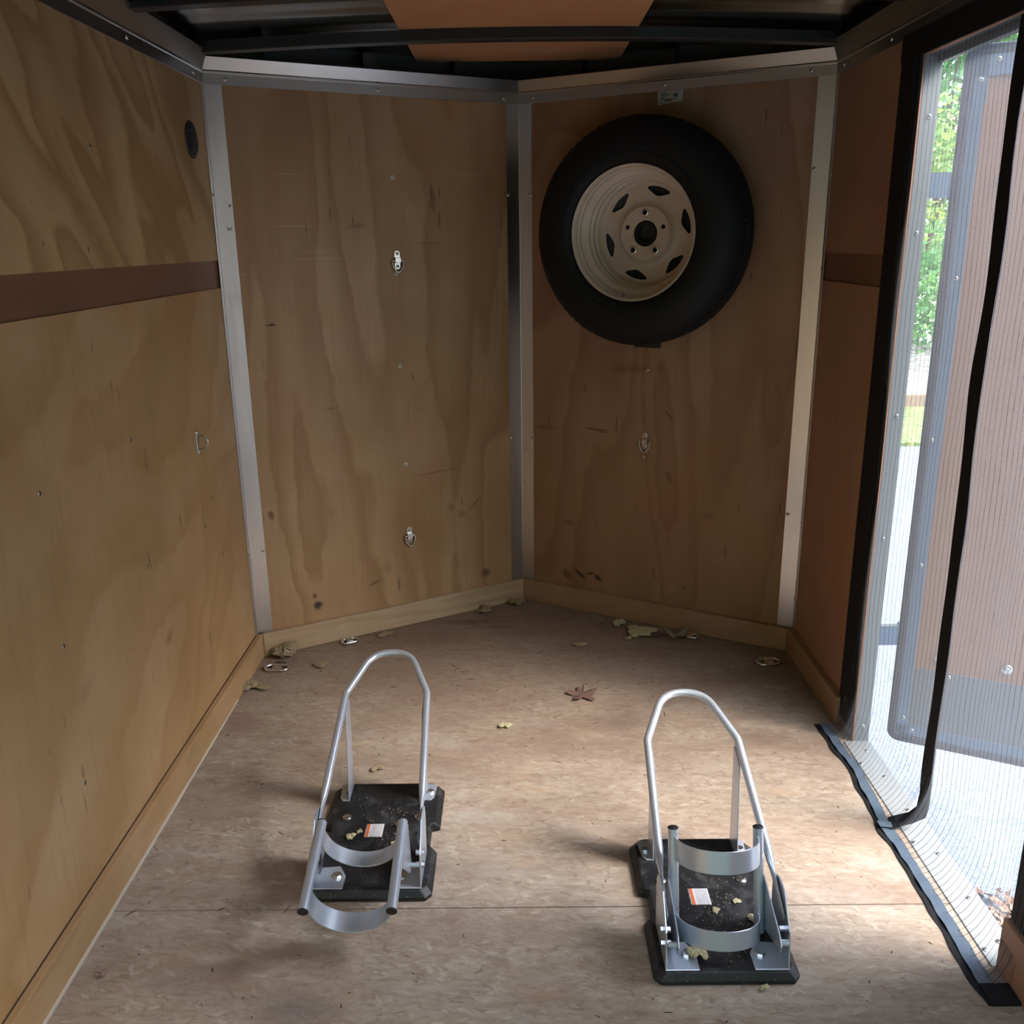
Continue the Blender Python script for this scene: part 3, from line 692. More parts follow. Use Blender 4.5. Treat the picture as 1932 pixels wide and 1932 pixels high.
# rear end: frame posts with the rear doorway open
bm = bm_(); box(bm, -.93, -.80, YB-.03, YB, -.1, 1.9); box(bm, .80, .93, YB-.03, YB, -.1, 1.9); box(bm, -.8, .8, YB-.03, YB, 1.74, 1.9)
struct(link('wall_rear', bm, M['steel_black']), 'rear door frame of the trailer')
REAR_OPEN = 1.0
if REAR_OPEN < 1:
    bm = bm_(); box(bm, -.80, .80, YB-.025, YB-.005, 0, 1.74*(1-REAR_OPEN)); struct(link('door_2', bm, M['ply_right']), 'closed rear ramp door')

# ================================================================== SIDE DOOR (open, outside)
A27 = math.radians(27)
D1 = empty('door_1', (.968, 2.192, 0)); D1.matrix_world = Matrix.Translation((.968, 2.192, 0)) @ Matrix.Rotation(-A27, 4, 'Z'); struct(D1, 'open side door with brown panel, grey kick plate and black seal')
# local x along door from hinge, local -y faces the viewer
DW, DT, Z0, Z1 = .80, .034, .002, 1.688
def rrect(x0, x1, z0, z1, r, n=6):
    pts = []
    for cx, cz, a0 in ((x1-r, z1-r, 0), (x0+r, z1-r, PI/2), (x0+r, z0+r, PI), (x1-r, z0+r, 1.5*PI)):
        for k in range(n+1):
            a = a0+PI/2*k/n; pts.append((cx+r*math.cos(a), cz+r*math.sin(a)))
    return pts
bm = bm_(); prism(bm, rrect(.004, DW-.004, Z0+.004, Z1-.004, .025), 'y', .004, DT); link('door_skin', bm, M['alu_white'], D1, bevel=.002)
bm = bm_(); o_ = rrect(0, DW, Z0, Z1, .03, 8); i_ = rrect(.021, DW-.021, Z0+.02, Z1-.02, .014, 8)
def ringprism(bm, o_, i_, y0, y1):
    n = len(o_); V = [[bm.verts.new((p[0], y, p[1])) for p in L] for L in (o_, i_) for y in (y0, y1)]
    for k in range(n):
        j = (k+1) % n
        bm.faces.new((V[0][k], V[0][j], V[2][j], V[2][k])); bm.faces.new((V[1][k], V[1][j], V[3][j], V[3][k]))
        bm.faces.new((V[0][k], V[0][j], V[1][j], V[1][k])); bm.faces.new((V[2][k], V[2][j], V[3][j], V[3][k]))
ringprism(bm, o_, i_, -.012, .006); link('seal', bm, M['door_seal'], D1, bevel=.004)
bm = bm_(); o_ = rrect(.020, DW-.020, Z0+.02, Z1-.02, .012, 6); i_ = rrect(.047, DW-.047, Z0+.05, Z1-.062, .002, 6)
ringprism(bm, o_, i_, -.007, .004); link('door_frame', bm, M['door_alu'], D1, bevel=.001)
bm = bm_()
for (x0, x1, z0, z1) in ((.022, .075, Z0+.022, Z0+.052), (.022, .048, Z0+.022, .10), (.022, .10, Z1-.064, Z1-.022), (.022, .050, Z1-.12, Z1-.022)): box(bm, x0, x1, -.0085, -.0068, z0, z1)
link('corner_bracket', bm, M['door_alu'], D1)
bm = bm_(); box(bm, .046, DW-.046, -.004, .004, .218, Z1-.06); link('plywood_panel', bm, M['door_ply'], D1)
bm = bm_(); box(bm, .040, DW-.040, -.0065, .004, Z0+.045, .22); link('kick_plate', bm, M['door_kick'], D1, bevel=.001)
def flange_bolt(x, z, r=.013):
    bm = bm_(); lathe(bm, [(0.0001, -.009), (r*.32, -.009), (r*.42, -.006), (r*.5, -.0045), (r*.8, -.004), (r, -.0015), (r, 0)], 24, 'y')
    o = link('bolt', bm, M['zinc'], D1, True); o.location = (x, -.004, z); return o
for x, z in ((.104, 1.409), (.103, .258), (.256, .257), (.56, .257), (.56, 1.409)): flange_bolt(x, z)
for x, z in ((.067, 1.656), (.036, 1.617), (.024, .82), (.036, .072), (.060, .040), (.13, .21), (.034, .5), (.034, 1.2)): screw(D1, (x, -.0085, z), (0, -1, 0))
# strap hinges between frame and door (exterior)
for z in (1.402, .300):
    bm = bm_(); box(bm, .912, 1.02, 2.183, 2.196, z-.026, z+.026)
    lathe_bm = cyl(bm, (.975, 2.20, z-.03), .009, .06)
    h = link('hinge', bm, M['door_alu'], D1, bevel=.002); h.matrix_parent_inverse = D1.matrix_world.inverted()
    bm = bm_(); box(bm, .912, 1.02, 2.182, 2.197, z+.026, z+.0285); e = link('hinge_edge', bm, M['alu_white'], h)
D1.update_tag() if hasattr(D1, 'update_tag') else None

# ================================================================== INSECT SCREEN CURTAIN
SCN = empty('screen_curtain', (XW, 1.79, 0)); tag(SCN, 'see-through insect screen curtain with black centre strip hung in the side doorway', 'curtain')
inv = Matrix.Translation((-XW, -1.79, 0))
RB = [(2.262, .832), (2.16, .836), (2.041, .842), (1.9, .832), (1.80, .824), (1.74, .828), (1.6, .830), (1.48, .828), (1.38, .826), (1.30, .830)]  # outer edge of the floor ribbon (y, x)
def rbx(y):
    P = sorted(RB)
    if y <= P[0][0]: return P[0][1]
    for (a, b), (c, d) in zip(P, P[1:]):
        if y <= c: return b+(d-b)*(y-a)/(c-a)
    return P[-1][1]
def sx(y, z):
    """x of the hanging sheet"""
    ph = max(0.0, min(1.0, (y-DY0)/(DY1-DY0)))
    bul = math.sin(PI*ph)**.6 if 0 < ph < 1 else 0
    x = XW-.004+(.030*bul)*(1-.35*max(0, z-1.2))
    x += .0035*math.sin(y*31+1.3*math.sin(z*2.3))*min(1, (1.7-z)*2)+.002*math.sin(z*9+y*12)
    return x if 0 < ph < 1 else min(x, XW-.003)
def sheet(ya, yb):
    bm = bm_(); uv = bm.loops.layers.uv.new('UVMap'); NY, NZ = 56, 78; G = []
    for i in range(NY+1):
        y = ya+(yb-ya)*i/NY; col = []; ztop = DZ+.012; zk = .15
        L = 0; pts = []
        for j in range(NZ-13):
            z = ztop+(zk-ztop)*j/(NZ-14); pts.append((sx(y, z), y, z))
        xb = rbx(y)-.012; x0 = pts[-1][0]; y_s = y
        for k in range(1, 14):      # sweep in to the ribbon lying on the floor
            t = k/13; a = t*PI/2
            x = x0+(xb-x0)*(1-math.cos(a))**.9; z = .0035+(zk-.0035)*(1-math.sin(a))
            z = max(z, .0045)
            pts.append((x, y, z))
        Ls = [0]
        for a, b in zip(pts, pts[1:]): Ls.append(Ls[-1]+(Vector(a)-Vector(b)).length)
        G.append([(bm.verts.new(Vector(p)-Vector((XW, 1.79, 0))), (y, -l)) for p, l in zip(pts, Ls)])
    for A, B in zip(G, G[1:]):
        for j in range(len(A)-1):
            q = (A[j], B[j], B[j+1], A[j+1]); f = bm.faces.new([v[0] for v in q])
            for lp, v in zip(f.loops, q): lp[uv].uv = v[1]
    return bm
for ya, yb in ((1.805, 2.24), (1.33, 1.790)):
    o = link('mesh_panel', sheet(ya, yb), M['screen'], SCN, True)
def rel(bm):
    for v in bm.verts: v.co -= Vector((XW, 1.79, 0))
    return bm
def wavy_band(y0, y1, z0, z1, x, th, amp, name, n=40, vert=True):
    bm = bm_(); L = []
    for i in range(n+1):
        t = i/n
        if vert:
            z = z0+(z1-z0)*t; w = amp*math.sin(t*11)+amp*.6*math.sin(t*27+1)
            L.append([(x-.001, y0+w, z), (x-.001, y1+.3*amp*math.sin(t*9), z), (x-.001-th, y1+.3*amp*math.sin(t*9), z), (x-.001-th-.002*abs(math.sin(t*17)), y0+w, z)])
        else:
            y = y0+(y1-y0)*t; w = amp*math.sin(t*9)
            L.append([(x-.001, y, z0+w), (x-.001, y, z1), (x-.001-th, y, z1), (x-.001-th, y, z0+w)])
    V = [[bm.verts.new(p) for p in s] for s in L]
    for A, B in zip(V, V[1:]):
        for k in range(4): bm.faces.new((A[k], A[(k+1) % 4], B[(k+1) % 4], B[k]))
    bm.faces.new(V[0][::-1]); bm.faces.new(V[-1])
    return link(name, rel(bm), M['fabric_black'], SCN)
wavy_band(DY1+.004, 2.279, .03, DZ+.05, XW-.0005, .004, .003, 'front_border')
wavy_band(1.295, DY0-.002, .03, DZ+.05, XW-.0005, .004, .003, 'rear_border')
wavy_band(1.295, 2.284, DZ-.004, DZ+.052, XW-.0005, .005, .0015, 'top_border', vert=False)
# inner welt of the front border
bm = bm_(); sweep(bm, [(XW-.006, 2.192+.004*math.sin(k*.9), .05+k*.054) for k in range(31)], (.005), 8); link('border_welt', rel(bm), M['fabric_black'], SCN, True)
# centre closing strip: follows the sheet, then bends in to the ribbon
bm = bm_(); line = []
for k in range(44):
    z = DZ+.005-(DZ-.07)*k/43; y = 1.794+.018*math.sin(PI*(1-z/1.67)**1.0)+.003*math.sin(z*14); line.append((sx(1.79, z)+.001, y, z))
line += [(sx(1.79, .1)-.006, 1.792, .045), (sx(1.79, .1)-.025, 1.800, .024), (.850, 1.806, .014), (.822, 1.803, .0075)]
n = len(line); V = []
for i, p in enumerate(line):
    p = Vector(p); t = (Vector(line[min(i+1, n-1)])-Vector(line[max(i-1, 0)])).normalized(); wv = Vector((0, 1, 0)) if i < n-3 else Vector((.25, .97, 0)); q = t.cross(wv).normalized()*.0028
    hwid = .0225+.002*math.sin(i*.8)
    V.append([bm.verts.new(p+wv*a*hwid+q*b) for a, b in ((-1, -.6), (1, -.6), (1, .6), (.35, 1.1), (0, .5), (-.35, 1.1), (-1, .6))])
for A, B in zip(V, V[1:]):
    for k in range(7): bm.faces.new((A[k], A[(k+1) % 7], B[(k+1) % 7], B[k]))
bm.faces.new(V[0][::-1]); bm.faces.new(V[-1])
link('centre_strip', rel(bm), M['fabric_black'], SCN, True)
# ribbons on the floor
def ribbon(ya, yb, mat, inner, zz, name, wob, n=60):
    bm = bm_(); V = []
    for i in range(n+1):
        y = ya+(yb-ya)*i/n; xo = rbx(y)+wob*.5*(math.sin(y*13+inner*90)+.4*math.sin(y*41)); xi = xo-inner-wob*(math.sin(y*9.3+2)*math.sin(y*4.1+inner*60)+.35*math.sin(y*33)+.25*math.sin(y*71+1))
        z = zz+.0012*math.sin(i*.9)
        V.append([bm.verts.new(p) for p in ((xi, y, z), (xo, y, z+.001), (xo, y, z-.001), (xi, y, z-.0015))])
    for A, B in zip(V, V[1:]):
        for k in range(4): bm.faces.new((A[k], A[(k+1) % 4], B[(k+1) % 4], B[k]))
    bm.faces.new(V[0][::-1]); bm.faces.new(V[-1])
    return link(name, rel(bm), mat, SCN)
ribbon(1.29, 2.262, M['fabric_black'], .035, .0018, 'bottom_hem', .006)
ribbon(1.798, 2.258, M['ribbon'], .022, .0056, 'bottom_ribbon', .003)
ribbon(1.300, 1.800, M['ribbon'], .024, .0050, 'bottom_ribbon', .003)
bm = bm_(); strip(bm, [(.797, 1.8, .0095), (.812, 1.797, .0105), (.838, 1.793, .009)], (0, .022, 0), .0015); link('ribbon_overlap', rel(bm), M['ribbon'], SCN)
bm = bm_(); box(bm, .80, .872, 1.288, 1.335, .0005, .0085); link('corner_tab', rel(bm), M['fabric_black'], SCN, bevel=.002)

# ================================================================== SPARE WHEEL
S0, ZW = .512, 1.311
WH = empty('spare_wheel', (0, 0, 0)); WH.matrix_world = nose_matrix(1) @ Matrix.Translation((-S0, 0, ZW))
tag(WH, 'spare trailer wheel, black tyre on cream steel rim, hung on the right nose wall', 'wheel')
# local -y points into the room. offsets from the wall are -y
prof = [(.196, -.196), (.202, -.206), (.215, -.212), (.240, -.215), (.268, -.212), (.290, -.204), (.306, -.193), (.317, -.181), (.323, -.170)]
back = [(r, -(.222+h)) for r, h in reversed(prof)]
bm = bm_()
R = lathe(bm, prof, 96, 'y'); 
bm2 = None
R2 = lathe(bm, [(r, h-.004) for r, h in back], 96, 'y')
# bead side walls close to the rim
lathe(bm, [(.196, -.196), (.190, -.180)], 96, 'y'); lathe(bm, [(.190, -.045), (.196, -.026)], 96, 'y')
# raised rings on the side wall
for rr, yy in ((.225, -.2135),): 
    bmesh.ops.create_cone  # (kept simple: rings as thin torus)
    sweep(bm, [(rr*math.cos(2*PI*k/96), yy, rr*math.sin(2*PI*k/96)) for k in range(96)], .0022, 6, closed=True)
tyre = link('tyre', bm, M['rubber'], WH, True)
bm = bm_()   # tread: ribs with shoulder blocks
SEG = 300; rows = [(-.170, .323, 1), (-.160, .3285, 1), (-.150, .330, 0), (-.146, .323, 0), (-.142, .3305, 0), (-.120, .331, 0), (-.116, .324, 0), (-.112, .331, 0), (-.090, .3305, 0), (-.086, .323, 0), (-.082, .330, 0), (-.072, .3285, 1), (-.052, .323, 1)]
V = []
for (h, r, blk) in rows:
    ring = []
    for k in range(SEG):
        rr = r-(.0055 if blk and k % 4 in (0, ) else 0); a = 2*PI*k/SEG
        ring.append(bm.verts.new((rr*math.cos(a), h, rr*math.sin(a))))
    V.append(ring)
for A, B in zip(V, V[1:]):
    for k in range(SEG): bm.faces.new((A[k], A[(k+1) % SEG], B[(k+1) % SEG], B[k]))
link('tread', bm, M['tread'], tyre)
bm = bm_()   # rim barrel, seen from its open back side
rp = [(.1935, -.192), (.1955, -.199), (.1930, -.2025), (.1885, -.1995), (.1850, -.191), (.1845, -.178), (.1805, -.174), (.1795, -.164), (.1830, -.160), (.1825, -.156), (.1720, -.150), (.1640, -.143), (.1635, -.133), (.1660, -.130), (.1655, -.126), (.1590, -.122), (.1585, -.110), (.1605, -.107), (.1600, -.103), (.1545, -.099), (.1535, -.084), (.150, -.073), (.143, -.066)]
lathe(bm, rp, 96, 'y'); link('rim', bm, M['rim'], WH, True)
# outer surface of barrel so the tyre cavity is closed
# wheel disc with hub hole, 5 lug holes and 6 vent windows -> built as a planar grid of rings with holes cut by boolean
bm = bm_()
dprof = [(.150, -.070), (.142, -.071), (.128, -.072), (.112, -.073), (.100, -.074), (.092, -.076), (.085, -.081), (.081, -.0885), (.078, -.0905), (.060, -.0905), (.0385, -.0895), (.0375, -.084)]
lathe(bm, dprof, 120, 'y')
disc = link('wheel_disc', bm, M['rim'], WH, True)
sd = disc.modifiers.new('thick', 'SOLIDIFY'); sd.thickness = .004
cut = bm_()
for k in range(5):
    a = PI/2+k*2*PI/5
    cyl(cut, (.0605*math.cos(a), -.13, .0605*math.sin(a)), .0068, .09, 'y', 20)
for k in range(6):
    a = math.radians(75)-k*PI/3; u = Vector((math.cos(a), 0, math.sin(a))); w = Vector((math.sin(a), 0, -math.cos(a)))
    out = [(.124, -.034), (.128, -.037), (.133, -.034), (.1375, -.016), (.139, .0), (.1375, .016), (.133, .034), (.128, .037), (.124, .034), (.112, .006), (.112, -.006)]
    A = [cut.verts.new(u*r+w*s+Vector((0, -.12, 0))) for r, s in out]; B = [cut.verts.new(u*r+w*s+Vector((0, -.05, 0))) for r, s in out]
    cut.faces.new(A); cut.faces.new(B[::-1])
    for i in range(len(out)): cut.faces.new((A[i], A[(i+1) % len(out)], B[(i+1) % len(out)], B[i]))
bmesh.ops.recalc_face_normals(cut, faces=cut.faces)
cme = bpy.data.meshes.new('cutter'); cut.to_mesh(cme); cut.free(); cob = bpy.data.objects.new('cutter', cme); COL.objects.link(cob); cob.matrix_world = WH.matrix_world
bo = disc.modifiers.new('holes', 'BOOLEAN'); bo.operation = 'DIFFERENCE'; bo.object = cob; bo.solver = 'EXACT'
bpy.context.view_layer.update()
dg = bpy.context.evaluated_depsgraph_get()
newme = bpy.data.meshes.new_from_object(disc.evaluated_get(dg), depsgraph=dg)
disc.modifiers.clear(); disc.data = newme
bpy.data.objects.remove(cob)
for p in disc.data.polygons: p.use_smooth = True
try: disc.data.set_sharp_from_angle(angle=math.radians(30))
except Exception: pass
for k in (0, 2, 3):   # carrier studs seen through the lug holes with cone nuts
    a = PI/2+k*2*PI/5
    bm = bm_(); lathe(bm, [(.0070, -.0895), (.0112, -.0915), (.0108, -.0955), (.0074, -.0965), (.0064, -.089)], 20, 'y')
    o = link('lug_seat', bm, M['zinc'], WH, True); o.location = (.0605*math.cos(a), 0, .0605*math.sin(a))
bm = bm_(); lathe(bm, [(.020, -.012), (.032, -.012), (.0325, -.085), (.030, -.085), (.029, -.03), (.0001, -.03)], 40, 'y'); link('hub_sleeve', bm, M['void_black'], WH, True)
# valve patch
bm = bm_(); cyl(bm, (-.035, -.178, -.181), .010, .016, (0, -1, .25), 14); link('valve_patch', bm, M['ring_steel'], WH, True)
# dark disc standing in for the shade seen through the windows
bm = bm_(); lathe(bm, [(.0001, -.05), (.135, -.05), (.15, -.06)], 48, 'y'); link('outer_face_shadow', bm, M['void_black'], WH, True)
# carrier bracket under the tyre
CB = empty('wheel_carrier', (0, 0, 0)); CB.matrix_world = nose_matrix(1) @ Matrix.Translation((-.527, 0, .957)); tag(CB, 'black steel spare wheel carrier bracket showing just under the tyre', 'bracket')
bm = bm_(); box(bm, -.045, .045, -.006, -.0002, 0.0, .34); link('back_plate', bm, M['steel_black'], CB, bevel=.002)
bm = bm_(); box(bm, -.02, .02, -.05, -.006, .25, .34); link('arm', bm, M['steel_black'], CB, bevel=.002)

# sticker under the rail
STK = nose_matrix(1) @ Matrix.Translation((-.518, -.0008, 1.677))
def sticker_mat():
    t = NT('dealer_sticker_print'); g = t.coord('Generated'); s = t.n('ShaderNodeSeparateXYZ', {0: g}); X, Z = s.outputs[0], s.outputs[2]
    c = (.52, .51, .50)
    def blob(c, x0, x1, z0, z1, col, st, sc=60, th=.45):
        m_ = t.math('MULTIPLY', t.math('MULTIPLY', t.math('GREATER_THAN', X, x0), t.math('LESS_THAN', X, x1)), t.math('MULTIPLY', t.math('GREATER_THAN', Z, z0), t.math('LESS_THAN', Z, z1)))
        n_ = t.math('GREATER_THAN', t.noise(t.mapping(g, scale=(1, 1, .45)), sc, 2), th)
        return t.mix(t.math('MULTIPLY', t.math('MULTIPLY', m_, n_), st), c, col)
    K = (.06, .06, .06)
    base = t.mix(0.0, c, c)
    for (x0, x1, z0, z1, st, sc, th) in ((.52, .86, .80, .97, 1, 26, .36), (.14, .50, .80, .93, .6, 60, .4), (.12, .36, .66, .72, .9, 50, .4), (.12, .46, .54, .60, 1, 50, .38), (.12, .30, .42, .47, .9, 50, .4), (.12, .26, .33, .38, .9, 50, .4),
                                         (.62, .78, .42, .60, 1, 30, .35), (.50, .62, .60, .64, .8, 50, .3), (.70, .90, .66, .72, .6, 50, .4), (.25, .56, .22, .33, 1, 34, .42), (.60, .76, .30, .36, .7, 50, .4), (.08, .92, .10, .12, .8, 50, .2)):
        base = blob(base, x0, x1, z0, z1, K, st, sc, th)
    return t.done(t.bsdf(base, .4))
bm = bm_(); prism(bm, [(0, .002), (.078, .010), (.080, .052), (0, .052)], 'y', -.0006, 0)
stk = link('dealer_sticker', bm, sticker_mat()); stk.matrix_world = STK; tag(stk, 'small printed paper sticker on right nose wall above the spare tyre', 'sticker')

# ================================================================== TIE-DOWN HARDWARE ON WALLS
def wall_ring(label, M4, s, z, hang=0.0):
    o = empty('tie_down_hook', (0, 0, 0)); o.matrix_world = M4 @ Matrix.Translation((s, 0, z)); tag(o, label, 'tie-down', 'small steel tie-down rings on the walls')
    bm = bm_()
    # strap plate: upper rounded tab, raised loop, lower tab
    up = [(-.0095, .010)]+[(.0095*math.cos(PI-PI*k/8), .0225+.0095*math.sin(PI-PI*k/8)) for k in range(9)]+[(.0095, .010)]
    prism(bm, up, 'y', -.0022, -.0002)
    box(bm, -.0095, .0095, -.0095, -.0075, -.004, .009); box(bm, -.0095, .0095, -.0095, -.0002, .009, .011); box(bm, -.0095, .0095, -.0095, -.0002, -.006, -.004)
    lo = [(-.0095, -.006)]+[(.0095*math.cos(PI+PI*k/8), -.0165+.0095*math.sin(PI+PI*k/8)) for k in range(9)]+[(.0095, -.006)]
    prism(bm, lo, 'y', -.0022, -.0002)
    link('strap_plate', bm, M['ring_steel'], o, bevel=.0006, seg=1)
    pts = fillet([(-.0185, -.0050, .0015), (.0185, -.0050, .0015), (.0165, -.0075, -.019), (.0, -.0085, -.040), (-.0165, -.0075, -.019)], [.005, .005, .02, .018, .02], 6, closed=True)
    bm = bm_(); sweep(bm, pts, .0027, 10, closed=True); link('ring', bm, M['ring_steel'], o, True)
    for zz in (.0225, -.0165):
        screw(o, (0, -.0022, zz), (0, -1, 0), SCREW, 'screw')
    return o
wall_ring('steel tie-down ring high on left nose wall, the upper of two', nose_matrix(-1), .549, 1.238)
wall_ring('steel tie-down ring low on left nose wall, the lower of two', nose_matrix(-1), .547, .322)
wall_ring('steel tie-down ring on the right nose wall below the spare wheel', nose_matrix(1), -.527, .646)
# side wall loop, ring standing out
o = empty('tie_down_loop', (0, 0, 0)); o.matrix_world = Matrix.Translation((-XW, 2.388, .79)) @ Matrix.Rotation(PI/2, 4, 'Z'); tag(o, 'steel tie-down loop standing out from the left side wall', 'tie-down')
bm = bm_(); prism(bm, rrect(-.009, .009, -.034, .034, .0088), 'y', -.0022, -.0002); link('base_plate', bm, M['ring_steel'], o, bevel=.0006, seg=1)
pts = fillet([(0, -.001, .019), (0, -.020, .017), (0, -.030, 0.0), (0, -.020, -.017), (0, -.001, -.019)], .012, 6)
bm = bm_(); sweep(bm, pts, .0030, 10); link('loop', bm, M['ring_steel'], o, True)
for zz in (.027, -.027): screw(o, (0, -.0022, zz), (0, -1, 0))
# oval looking round vent
o = empty('vent', (0, 0, 0)); o.matrix_world = Matrix.Translation((-XW, 2.596, 1.562)) @ Matrix.Rotation(PI/2, 4, 'Z'); tag(o, 'round black louvred vent high on the left wall', 'vent')
bm = bm_(); lathe(bm, [(.0001, -.001), (.036, -.001), (.038, -.004), (.045, -.0035), (.0475, -.001), (.0475, 0)], 40, 'y'); link('flange', bm, M['cap_black'], o, True)
bm = bm_()
for k in range(9):
    z = -.030+.0075*k; w = math.sqrt(.036**2-z*z)
    vs = [(-w, -.0012, z-.0022), (w, -.0012, z-.0022), (w, -.0062, z+.0012), (-w, -.0062, z+.0012)]
    A = [bm.verts.new(p) for p in vs]; B = [bm.verts.new((p[0], p[1]+.0008, p[2]+.0012)) for p in vs]
    bm.faces.new(A); bm.faces.new(B[::-1])
    for i in range(4): bm.faces.new((A[i], A[(i+1) % 4], B[(i+1) % 4], B[i]))
link('louvres', bm, M['cap_black'], o)

# floor D rings
def floor_ring(label, x, y, rz):
    o = empty('floor_ring', (x, y, .0002), rz); tag(o, label, 'tie-down ring', 'steel lashing rings on the floor')
    bm = bm_(); prism(bm, rrect(-.019, .019, -.030, .034, .006), 'z', 0, .0025)
    link('base_plate', bm, M['ring_steel'], o, bevel=.0008, seg=1)
    bm = bm_(); L = [(-.0, -.020+.004*k, .0025+.009*math.sin(PI*min(1, k/9))) for k in range(10)]; strip(bm, L, (.030, 0, 0), .0025); link('strap', bm, M['zinc'], o)
    pts = fillet([(-.024, .004, .006), (.024, .004, .006), (.040, -.010, .0055), (.030, -.034, .0050), (-.030, -.034, .0050), (-.040, -.010, .0055)], [.006, .006, .012, .020, .020, .012], 6, closed=True)
    bm = bm_(); sweep(bm, pts, .0046, 12, closed=True); link('ring', bm, M['zinc'], o, True)
    return o
floor_ring('steel floor ring in the left corner beside the insulation lump', -.787, 2.655, 0)
floor_ring('steel floor ring in the right corner, lying clear of leaves', .769, 2.660, .15)
floor_ring('steel floor ring near the left nose kick board', -.595, 2.845, .5).scale = (.75, .75, 1)
floor_ring('steel floor ring half hidden under a brown leaf by the right nose wall', .565, 2.862, -.5).scale = (.8, .8, 1)

# ================================================================== WHEEL CHOCKS
CPY, CPZ = -.185, .078          # cradle pivot
def make_chock(label, loc, cradle_deg, sag=1.0):
    r = empty('wheel_chock', loc); tag(r, label, 'wheel chock', 'motorcycle wheel chocks on the floor')
    # plate with notched bevelled sides
    def outline(hw, yl, nd):
        P = [(hw-.018, yl), (hw, yl-.022), (hw, .034), (hw-nd, .029), (hw-nd, -.038), (hw, -.056), (hw, -yl+.014), (hw-.012, -yl)]
        return P+[(-x, y) for x, y in reversed(P)]
    bm = bm_(); frustum_prism(bm, outline(.133, .200, .018), .0006, outline(.133, .200, .018), .010)
    A = outline(.133, .200, .018); B = outline(.121, .192, .010)
    V0 = [bm.verts.new((*p, .010)) for p in A]; V1 = [bm.verts.new((*p, .0235)) for p in B]
    for i in range(len(A)): bm.faces.new((V0[i], V0[(i+1) % len(A)], V1[(i+1) % len(A)], V1[i]))
    bm.faces.new(V1[::-1]); bmesh.ops.remove_doubles(bm, verts=bm.verts, dist=1e-5)
    pl = link('base_plate', bm, M['plate'], r, bevel=.0025)
    bm = bm_(); box(bm, 0, .040, 0, .047, 0, .0005); lb = link('warning_label', bm, M['chock_label'], r); lb.location = (-.033, -.018, .0236)
    for sx_ in (-1, 1):
        bm = bm_(); cyl(bm, (sx_*.083, .055, .0235), .0105, .0045, 'z', 24, dome=1); link('bolt', bm, M['zinc'], r, True)
    # hoop
    w = .106
    sl = .36
    pts = [(-w, -.125, .122), (-w, -.10, .134), (-w, -.075, .145), (-w, -.055, .153), (-w+.001, -.03, .163), (-.098, .205, .268)]
    top = fillet([(-w+.001, -.03, .163), (-.097, .205, .262), (-.046, .330, .309), (.046, .330, .309), (.097, .205, .262), (w-.001, -.03, .163)], [0, .03, .072, .072, .03, 0], 10)
    left = [Vector(p) for p in ((-w, -.150, .104), (-w, -.12, .118), (-w, -.095, .130), (-w, -.080, .138), (-w, -.065, .145), (-w, -.050, .152))]
    right = [Vector((-p.x, p.y, p.z)) for p in reversed(left)]
    path = left+top+right
    rad = [(.0022, .0115), (.0022, .0125), (.0022, .0125), (.0030, .0115), (.0050, .010), (.0074, .0085)]
    radii = rad+[(.0084, .0084)]*len(top)+rad[::-1]
    bm = bm_(); sweep(bm, path, radii, 16, side=(1, 0, 0))
    # 'side' degenerates on the crown: rebuild with rotating frame
    bm.free(); bm = bm_()
    n = len(path); rings = []
    nrm_plane = Vector((0, -sl, 1)).normalized()
    for i, p in enumerate(path):
        t = (path[min(i+1, n-1)]-path[max(i-1, 0)]).normalized(); wv = (nrm_plane-t*nrm_plane.dot(t)).normalized(); u = t.cross(wv)
        ra, rb = radii[i]
        rings.append([bm.verts.new(p+u*ra*math.cos(2*PI*k/16)+wv*rb*math.sin(2*PI*k/16)) for k in range(16)])
    for A, B in zip(rings, rings[1:]):
        for k in range(16): bm.faces.new((A[k], A[(k+1) % 16], B[(k+1) % 16], B[k]))
    bm.faces.new(rings[0][::-1]); bm.faces.new(rings[-1])
    link('hoop', bm, M['chock_paint'], r, True)
    for s in (-1, 1):
        # front bracket: L plate
        x0, x1 = sorted((s*.1095, s*.1125))
        bm = bm_(); prism(bm, [(-.190, .0236), (-.070, .0236), (-.062, .110), (-.070, .138), (-.095, .150), (-.130, .148), (-.178, .096)], 'x', x0, x1)
        xa, xb = sorted((s*.048, s*.1125))
        foot = [(s*.050, -.190), (s*.1125, -.190), (s*.1125, -.125), (s*.066, -.120), (s*.050, -.150)]
        prism(bm, foot, 'z', .0236, .0266)
        br = link('bracket', bm, M['chock_paint'], r, bevel=.0006, seg=1)
        bm = bm_(); cyl(bm, (s*.068, -.152, .0266), .009, .0055, 'z', 6); cyl(bm, (s*.068, -.152, .0266), .011, .0015, 'z', 20); link('bolt', bm, M['zinc'], br)
        for yy, zz in ((-.160, .060), (-.150, .082)):
            bm = bm_(); cyl(bm, (s*.1125, yy, zz), .0065, .005, (s, 0, 0), 6); cyl(bm, (s*.1095, yy, zz), .006, .010, (-s, 0, 0), 6); link('bolt', bm, M['zinc'], br)
        # rear support bar with foot
        x0, x1 = sorted((s*.088, s*.091))
        bm = bm_(); prism(bm, [(.118, .0236), (.186, .0236), (.200, .250), (.180, .246), (.146, .232)], 'x', x0, x1)
        prism(bm, [(s*.088, .118), (s*.088, .186), (s*.116, .182), (s*.112, .130), (s*.104, .118)], 'z', .0236, .0262)
        sp = link('support_bar', bm, M['chock_paint'], r, bevel=.0006, seg=1)
        bm = bm_(); cyl(bm, (s*.102, .150, .0262), .0075, .005, 'z', 6); link('bolt', bm, M['zinc'], sp)
